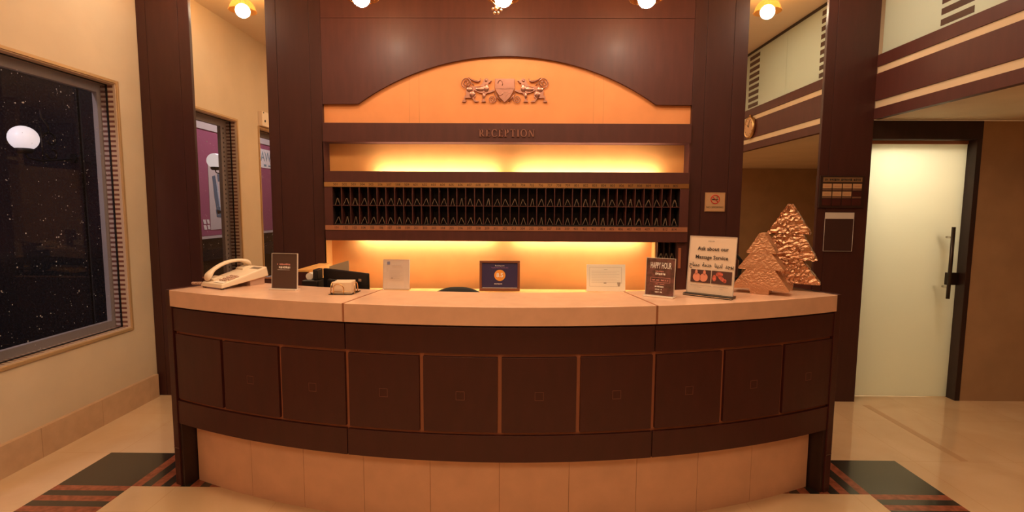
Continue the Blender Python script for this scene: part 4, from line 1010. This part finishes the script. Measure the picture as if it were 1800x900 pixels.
MB().lathe([(0.022, -0.02), (0.022, 0.03)], (-0.012, 0, 0.224), 20, 'y').build('paper_roll', PAPER, t)
def office_chair(label, loc, rz, hb):
    t = thing('office_chair', label, 'chair', loc, rz)
    mb = MB(); N = 16; pr = None
    for i in range(N+1):
        q = -1+2*i/N; x = 0.225*q; zt = hb-0.10*abs(q)**2.6-(0.12 if abs(q) == 1 else 0); y = -0.035*(q*q)
        ring = [mb.bm.verts.new(v) for v in ((x, y-0.02, 0.62), (x, y-0.03, zt-0.012), (x, y-0.005, zt), (x, y+0.02, zt-0.012), (x, y+0.03, 0.62))]
        if pr:
            for k in range(5): mb.bm.faces.new((pr[k], pr[(k+1) % 5], ring[(k+1) % 5], ring[k]))
        else: mb.bm.faces.new(ring)
        pr = ring
    mb.bm.faces.new(pr[::-1]); mb.build('backrest', BLACKF, t, smooth=True)
    MB().box(-0.23, 0.23, -0.46, -0.02, 0.44, 0.52).build('seat', BLACKF, t, bevel=0.03, seg=4)
    MB().tube([(0, -0.05, 0.46), (0, 0.05, 0.50), (0, 0.045, 0.75)], 0.02, 8).build('back_bracket', BLACKP, t)
    MB().lathe([(0.028, 0.09), (0.028, 0.26), (0.018, 0.27), (0.018, 0.44)], (0, -0.24, 0), 16).build('gas_column', BLACKP, t)
    for k in range(5):
        a = 2*PI*k/5; l = MB().tube([(0, -0.24, 0.10), (0.27*math.cos(a), -0.24+0.27*math.sin(a), 0.075)], [0.022, 0.014], 8).build('leg', BLACKP, t)
        MB().lathe([(0.026, -0.012), (0.026, 0.012)], (0.27*math.cos(a), -0.24+0.27*math.sin(a), 0.027), 14, 'x').build('castor', BLACKP, l)
    return t
office_chair('black office chair whose rounded back just shows over the counter middle', (-0.395, 3.42, 0), 0, 1.018)
t = thing('tall_stool', 'black tubular high chair behind the counter between massage sign and trees', 'chair', (1.42, 3.50, 0), math.radians(0))
mb = MB()
loop = [(-0.09, 0, 0.70), (-0.09, 0, 1.19), (-0.06, 0, 1.235), (0.07, 0, 1.235), (0.10, 0, 1.20), (0.09, 0, 1.06), (0.09, 0, 0.70)]
mb.tube(loop, 0.013, 8); mb.tube([(-0.09, 0, 1.075), (0.09, 0, 1.075)], 0.012, 8); mb.build('back_frame', BLACKP, t)
MB().box(-0.17, 0.17, -0.02, 0.30, 0.66, 0.71).build('seat', BLACKF, t, bevel=0.015)
for sx_ in (-0.14, 0.14):
    for sy_ in (0.02, 0.27): MB().tube([(sx_*0.9, sy_, 0.67), (sx_*1.15, sy_+(-0.02 if sy_ < 0.1 else 0.02), 0.0)], 0.012, 8).build('leg', BLACKP, t)
mb = MB(); mb.tube([(-0.15, 0.005, 0.25), (0.15, 0.005, 0.25)], 0.009, 8); mb.build('foot_rest', BLACKP, t)

# ================================================================= OUTSIDE
t = tag(MB().box(-9.0, -3.05, -9.0, 4.6, -0.14, -0.04).build('street', ASPH), 'dark asphalt street outside the windows', 'street'); t['kind'] = 'structure'
t = thing('granite_entrance_wall', 'black granite wall outside the window, at right angles to it', 'wall', (-3.9, 3.89, -0.04))
MB().box(0.635, 0.80, 0, 0.1, 0, 4.6).build('granite_slab', BLACKST, t, bevel=0.004)
MB().box(-3.5, 0.61, 0, 0.1, 0, 4.6).build('granite_slab', BLACKST, t, bevel=0.004)
MB().box(0.60, 0.64, 0.02, 0.09, 0, 4.6).build('recessed_joint', BLACKF, t)
def scr(cy_, cz__, r0, r1, a0, a1, n=26):
    return [(-0.012, cy_+(r0+(r1-r0)*i/n)*math.cos(math.radians(a0+(a1-a0)*i/n)), cz__+(r0+(r1-r0)*i/n)*math.sin(math.radians(a0+(a1-a0)*i/n))) for i in range(n+1)]
for (px_, py_, rz_, L_, lab) in ((-3.35, 3.51, 0, 0.375, 'white globe lamp on scrolled iron bracket outside the nearer window, against the black granite'),
                                 (-3.35, 2.44, -PI/2, 0.30, 'white globe lamp outside, seen in the left mirror beside the striped reveal')):
    t = thing('globe_wall_lamp', lab, 'lamp', (px_, py_, 1.998 if rz_ == 0 else 2.045), rz_, 'globe lamps flanking the window')
    MB().ball((0, 0, 0), 0.083, 28).build('globe', GLOBE, t)
    MB().lathe([(0.034, -0.100), (0.046, -0.090), (0.048, -0.068), (0.038, -0.066)], n=20).build('gallery', IRON, t)
    mb = MB(); k_ = 1 if rz_ == 0 else 0.42
    mb.tube([(0, 0, -0.095), (0, 0.02*k_, -0.13), (0, 0.12*k_, -0.14), (0, L_, -0.11)], 0.006, 8)
    if rz_ == 0:
        mb.tube([(-0.01, 0.145, -0.16), (-0.01, 0.145, 0.10)], 0.004, 8)
        mb.tube(scr(0.215, 0.015, 0.060, 0.020, 170, -170), 0.0075, 8)
        mb.tube(scr(0.225, -0.075, 0.055, 0.020, 190, 460), 0.0075, 8)
        mb.tube([(-0.012, 0.15, 0.22), (-0.012, 0.155, 0.17), (-0.012, 0.20, 0.12), (-0.012, 0.21, 0.07)], [0.002, 0.006, 0.009, 0.004], 8)
    mb.build('scroll_bracket', DARKMET, t)
    MB().lathe([(0.035, L_-0.012), (0.035, L_+0.004)], (0, 0, -0.10), 20, 'y').build('wall_plate', IRON, t)

t = thing('truck_trailer', 'purple red trailer parked across the street, seen through the windows in the mirror', 'trailer', (-5.0, -0.5, -0.04))
MB().box(-2.4, 0, -5.0, 3.6, 1.10, 2.80).build('cargo_box', PURPLE, t, bevel=0.02)
MB().box(-2.38, 0.01, -5.0, 3.6, 1.06, 1.10).build('lower_rail', PAPERG, t)
MB().box(-2.42, 0.012, -5.0, 3.6, 2.80, 2.92).build('roof_rail', PAPERG, t)
MB().box(-2.2, -0.2, -4.8, 3.4, 0.85, 1.06).build('chassis', TYRE, t)
for y in (-4.0, -2.9, 1.6, 2.7):
    wv = MB().lathe([(0.25, -0.30), (0.46, -0.30), (0.50, -0.26), (0.50, -0.06), (0.46, -0.02), (0.25, -0.02)], (0, y, 0.50), 32, 'x').build('wheel', TYRE, t)
    MB().lathe([(0.02, -0.05), (0.24, -0.03), (0.24, -0.01)], (0, y, 0.50), 24, 'x').build('wheel_hub', DARKMET, wv)
RX = Matrix.Rotation(PI/2, 4, 'Z')
mb = MB(); mb.box(0.001, 0.006, -0.45, 0.33, 1.20, 2.26); pst = mb.build('poster', PAPERG, t); pst['label'] = 'pale poster with a blue grey sketch'
mb = MB()
def yz(pts, d0=0.006, d1=0.009): mb.prism([(a-0.27, b-0.03) for a, b in pts], d0, d1, 'yz')
yz([(0.50, 2.10), (0.42, 2.12), (0.33, 1.75), (0.30, 1.50), (0.40, 1.48), (0.46, 1.75)]); yz([(0.36, 2.14), (0.10, 2.20), (0.08, 2.06), (0.34, 2.02)]); yz([(0.30, 1.98), (0.10, 1.95), (0.06, 1.60), (0.22, 1.62)]); yz([(0.44, 1.56), (0.10, 1.50), (0.12, 1.40), (0.42, 1.44)])
mb.build('sketch_print', SKETCH, pst)
mb = MB(); yz([(0.28, 2.06), (0.14, 2.04), (0.12, 1.72), (0.24, 1.70)], 0.009, 0.011); yz([(0.40, 2.0), (0.37, 2.0), (0.31, 1.6), (0.34, 1.6)], 0.009, 0.011); mb.build('pale_print', PALEBLUE, pst)
for (a, b, c_, e) in ((0.37, 0.43, 1.30, 1.37), (0.46, 0.53, 1.30, 1.37), (0.36, 0.42, 1.21, 1.28), (0.45, 0.52, 1.21, 1.28)):
    mb = MB(); mb.prism([(a-0.02, c_), (b-0.02, c_), (b, e), (a, e)], 0.001, 0.005, 'yz'); mb.build('small_logo', PAPER, t)
mb = MB(); mb.box(0.001, 0.006, -2.75, -1.36, 2.34, 2.70); sg = mb.build('banner_sign', PAPER, t)
mb = MB(); mb.text('WA', 0.27, (0.008, -1.40, 2.55), align='RIGHT', rot=RX, extrude=0.001, sx=0.9); mb.box(0.006, 0.008, -1.62, -1.52, 2.37, 2.41); mb.box(0.006, 0.008, -1.90, -1.70, 2.37, 2.40); mb.build('banner_letters', TEAL, sg, norm=False)
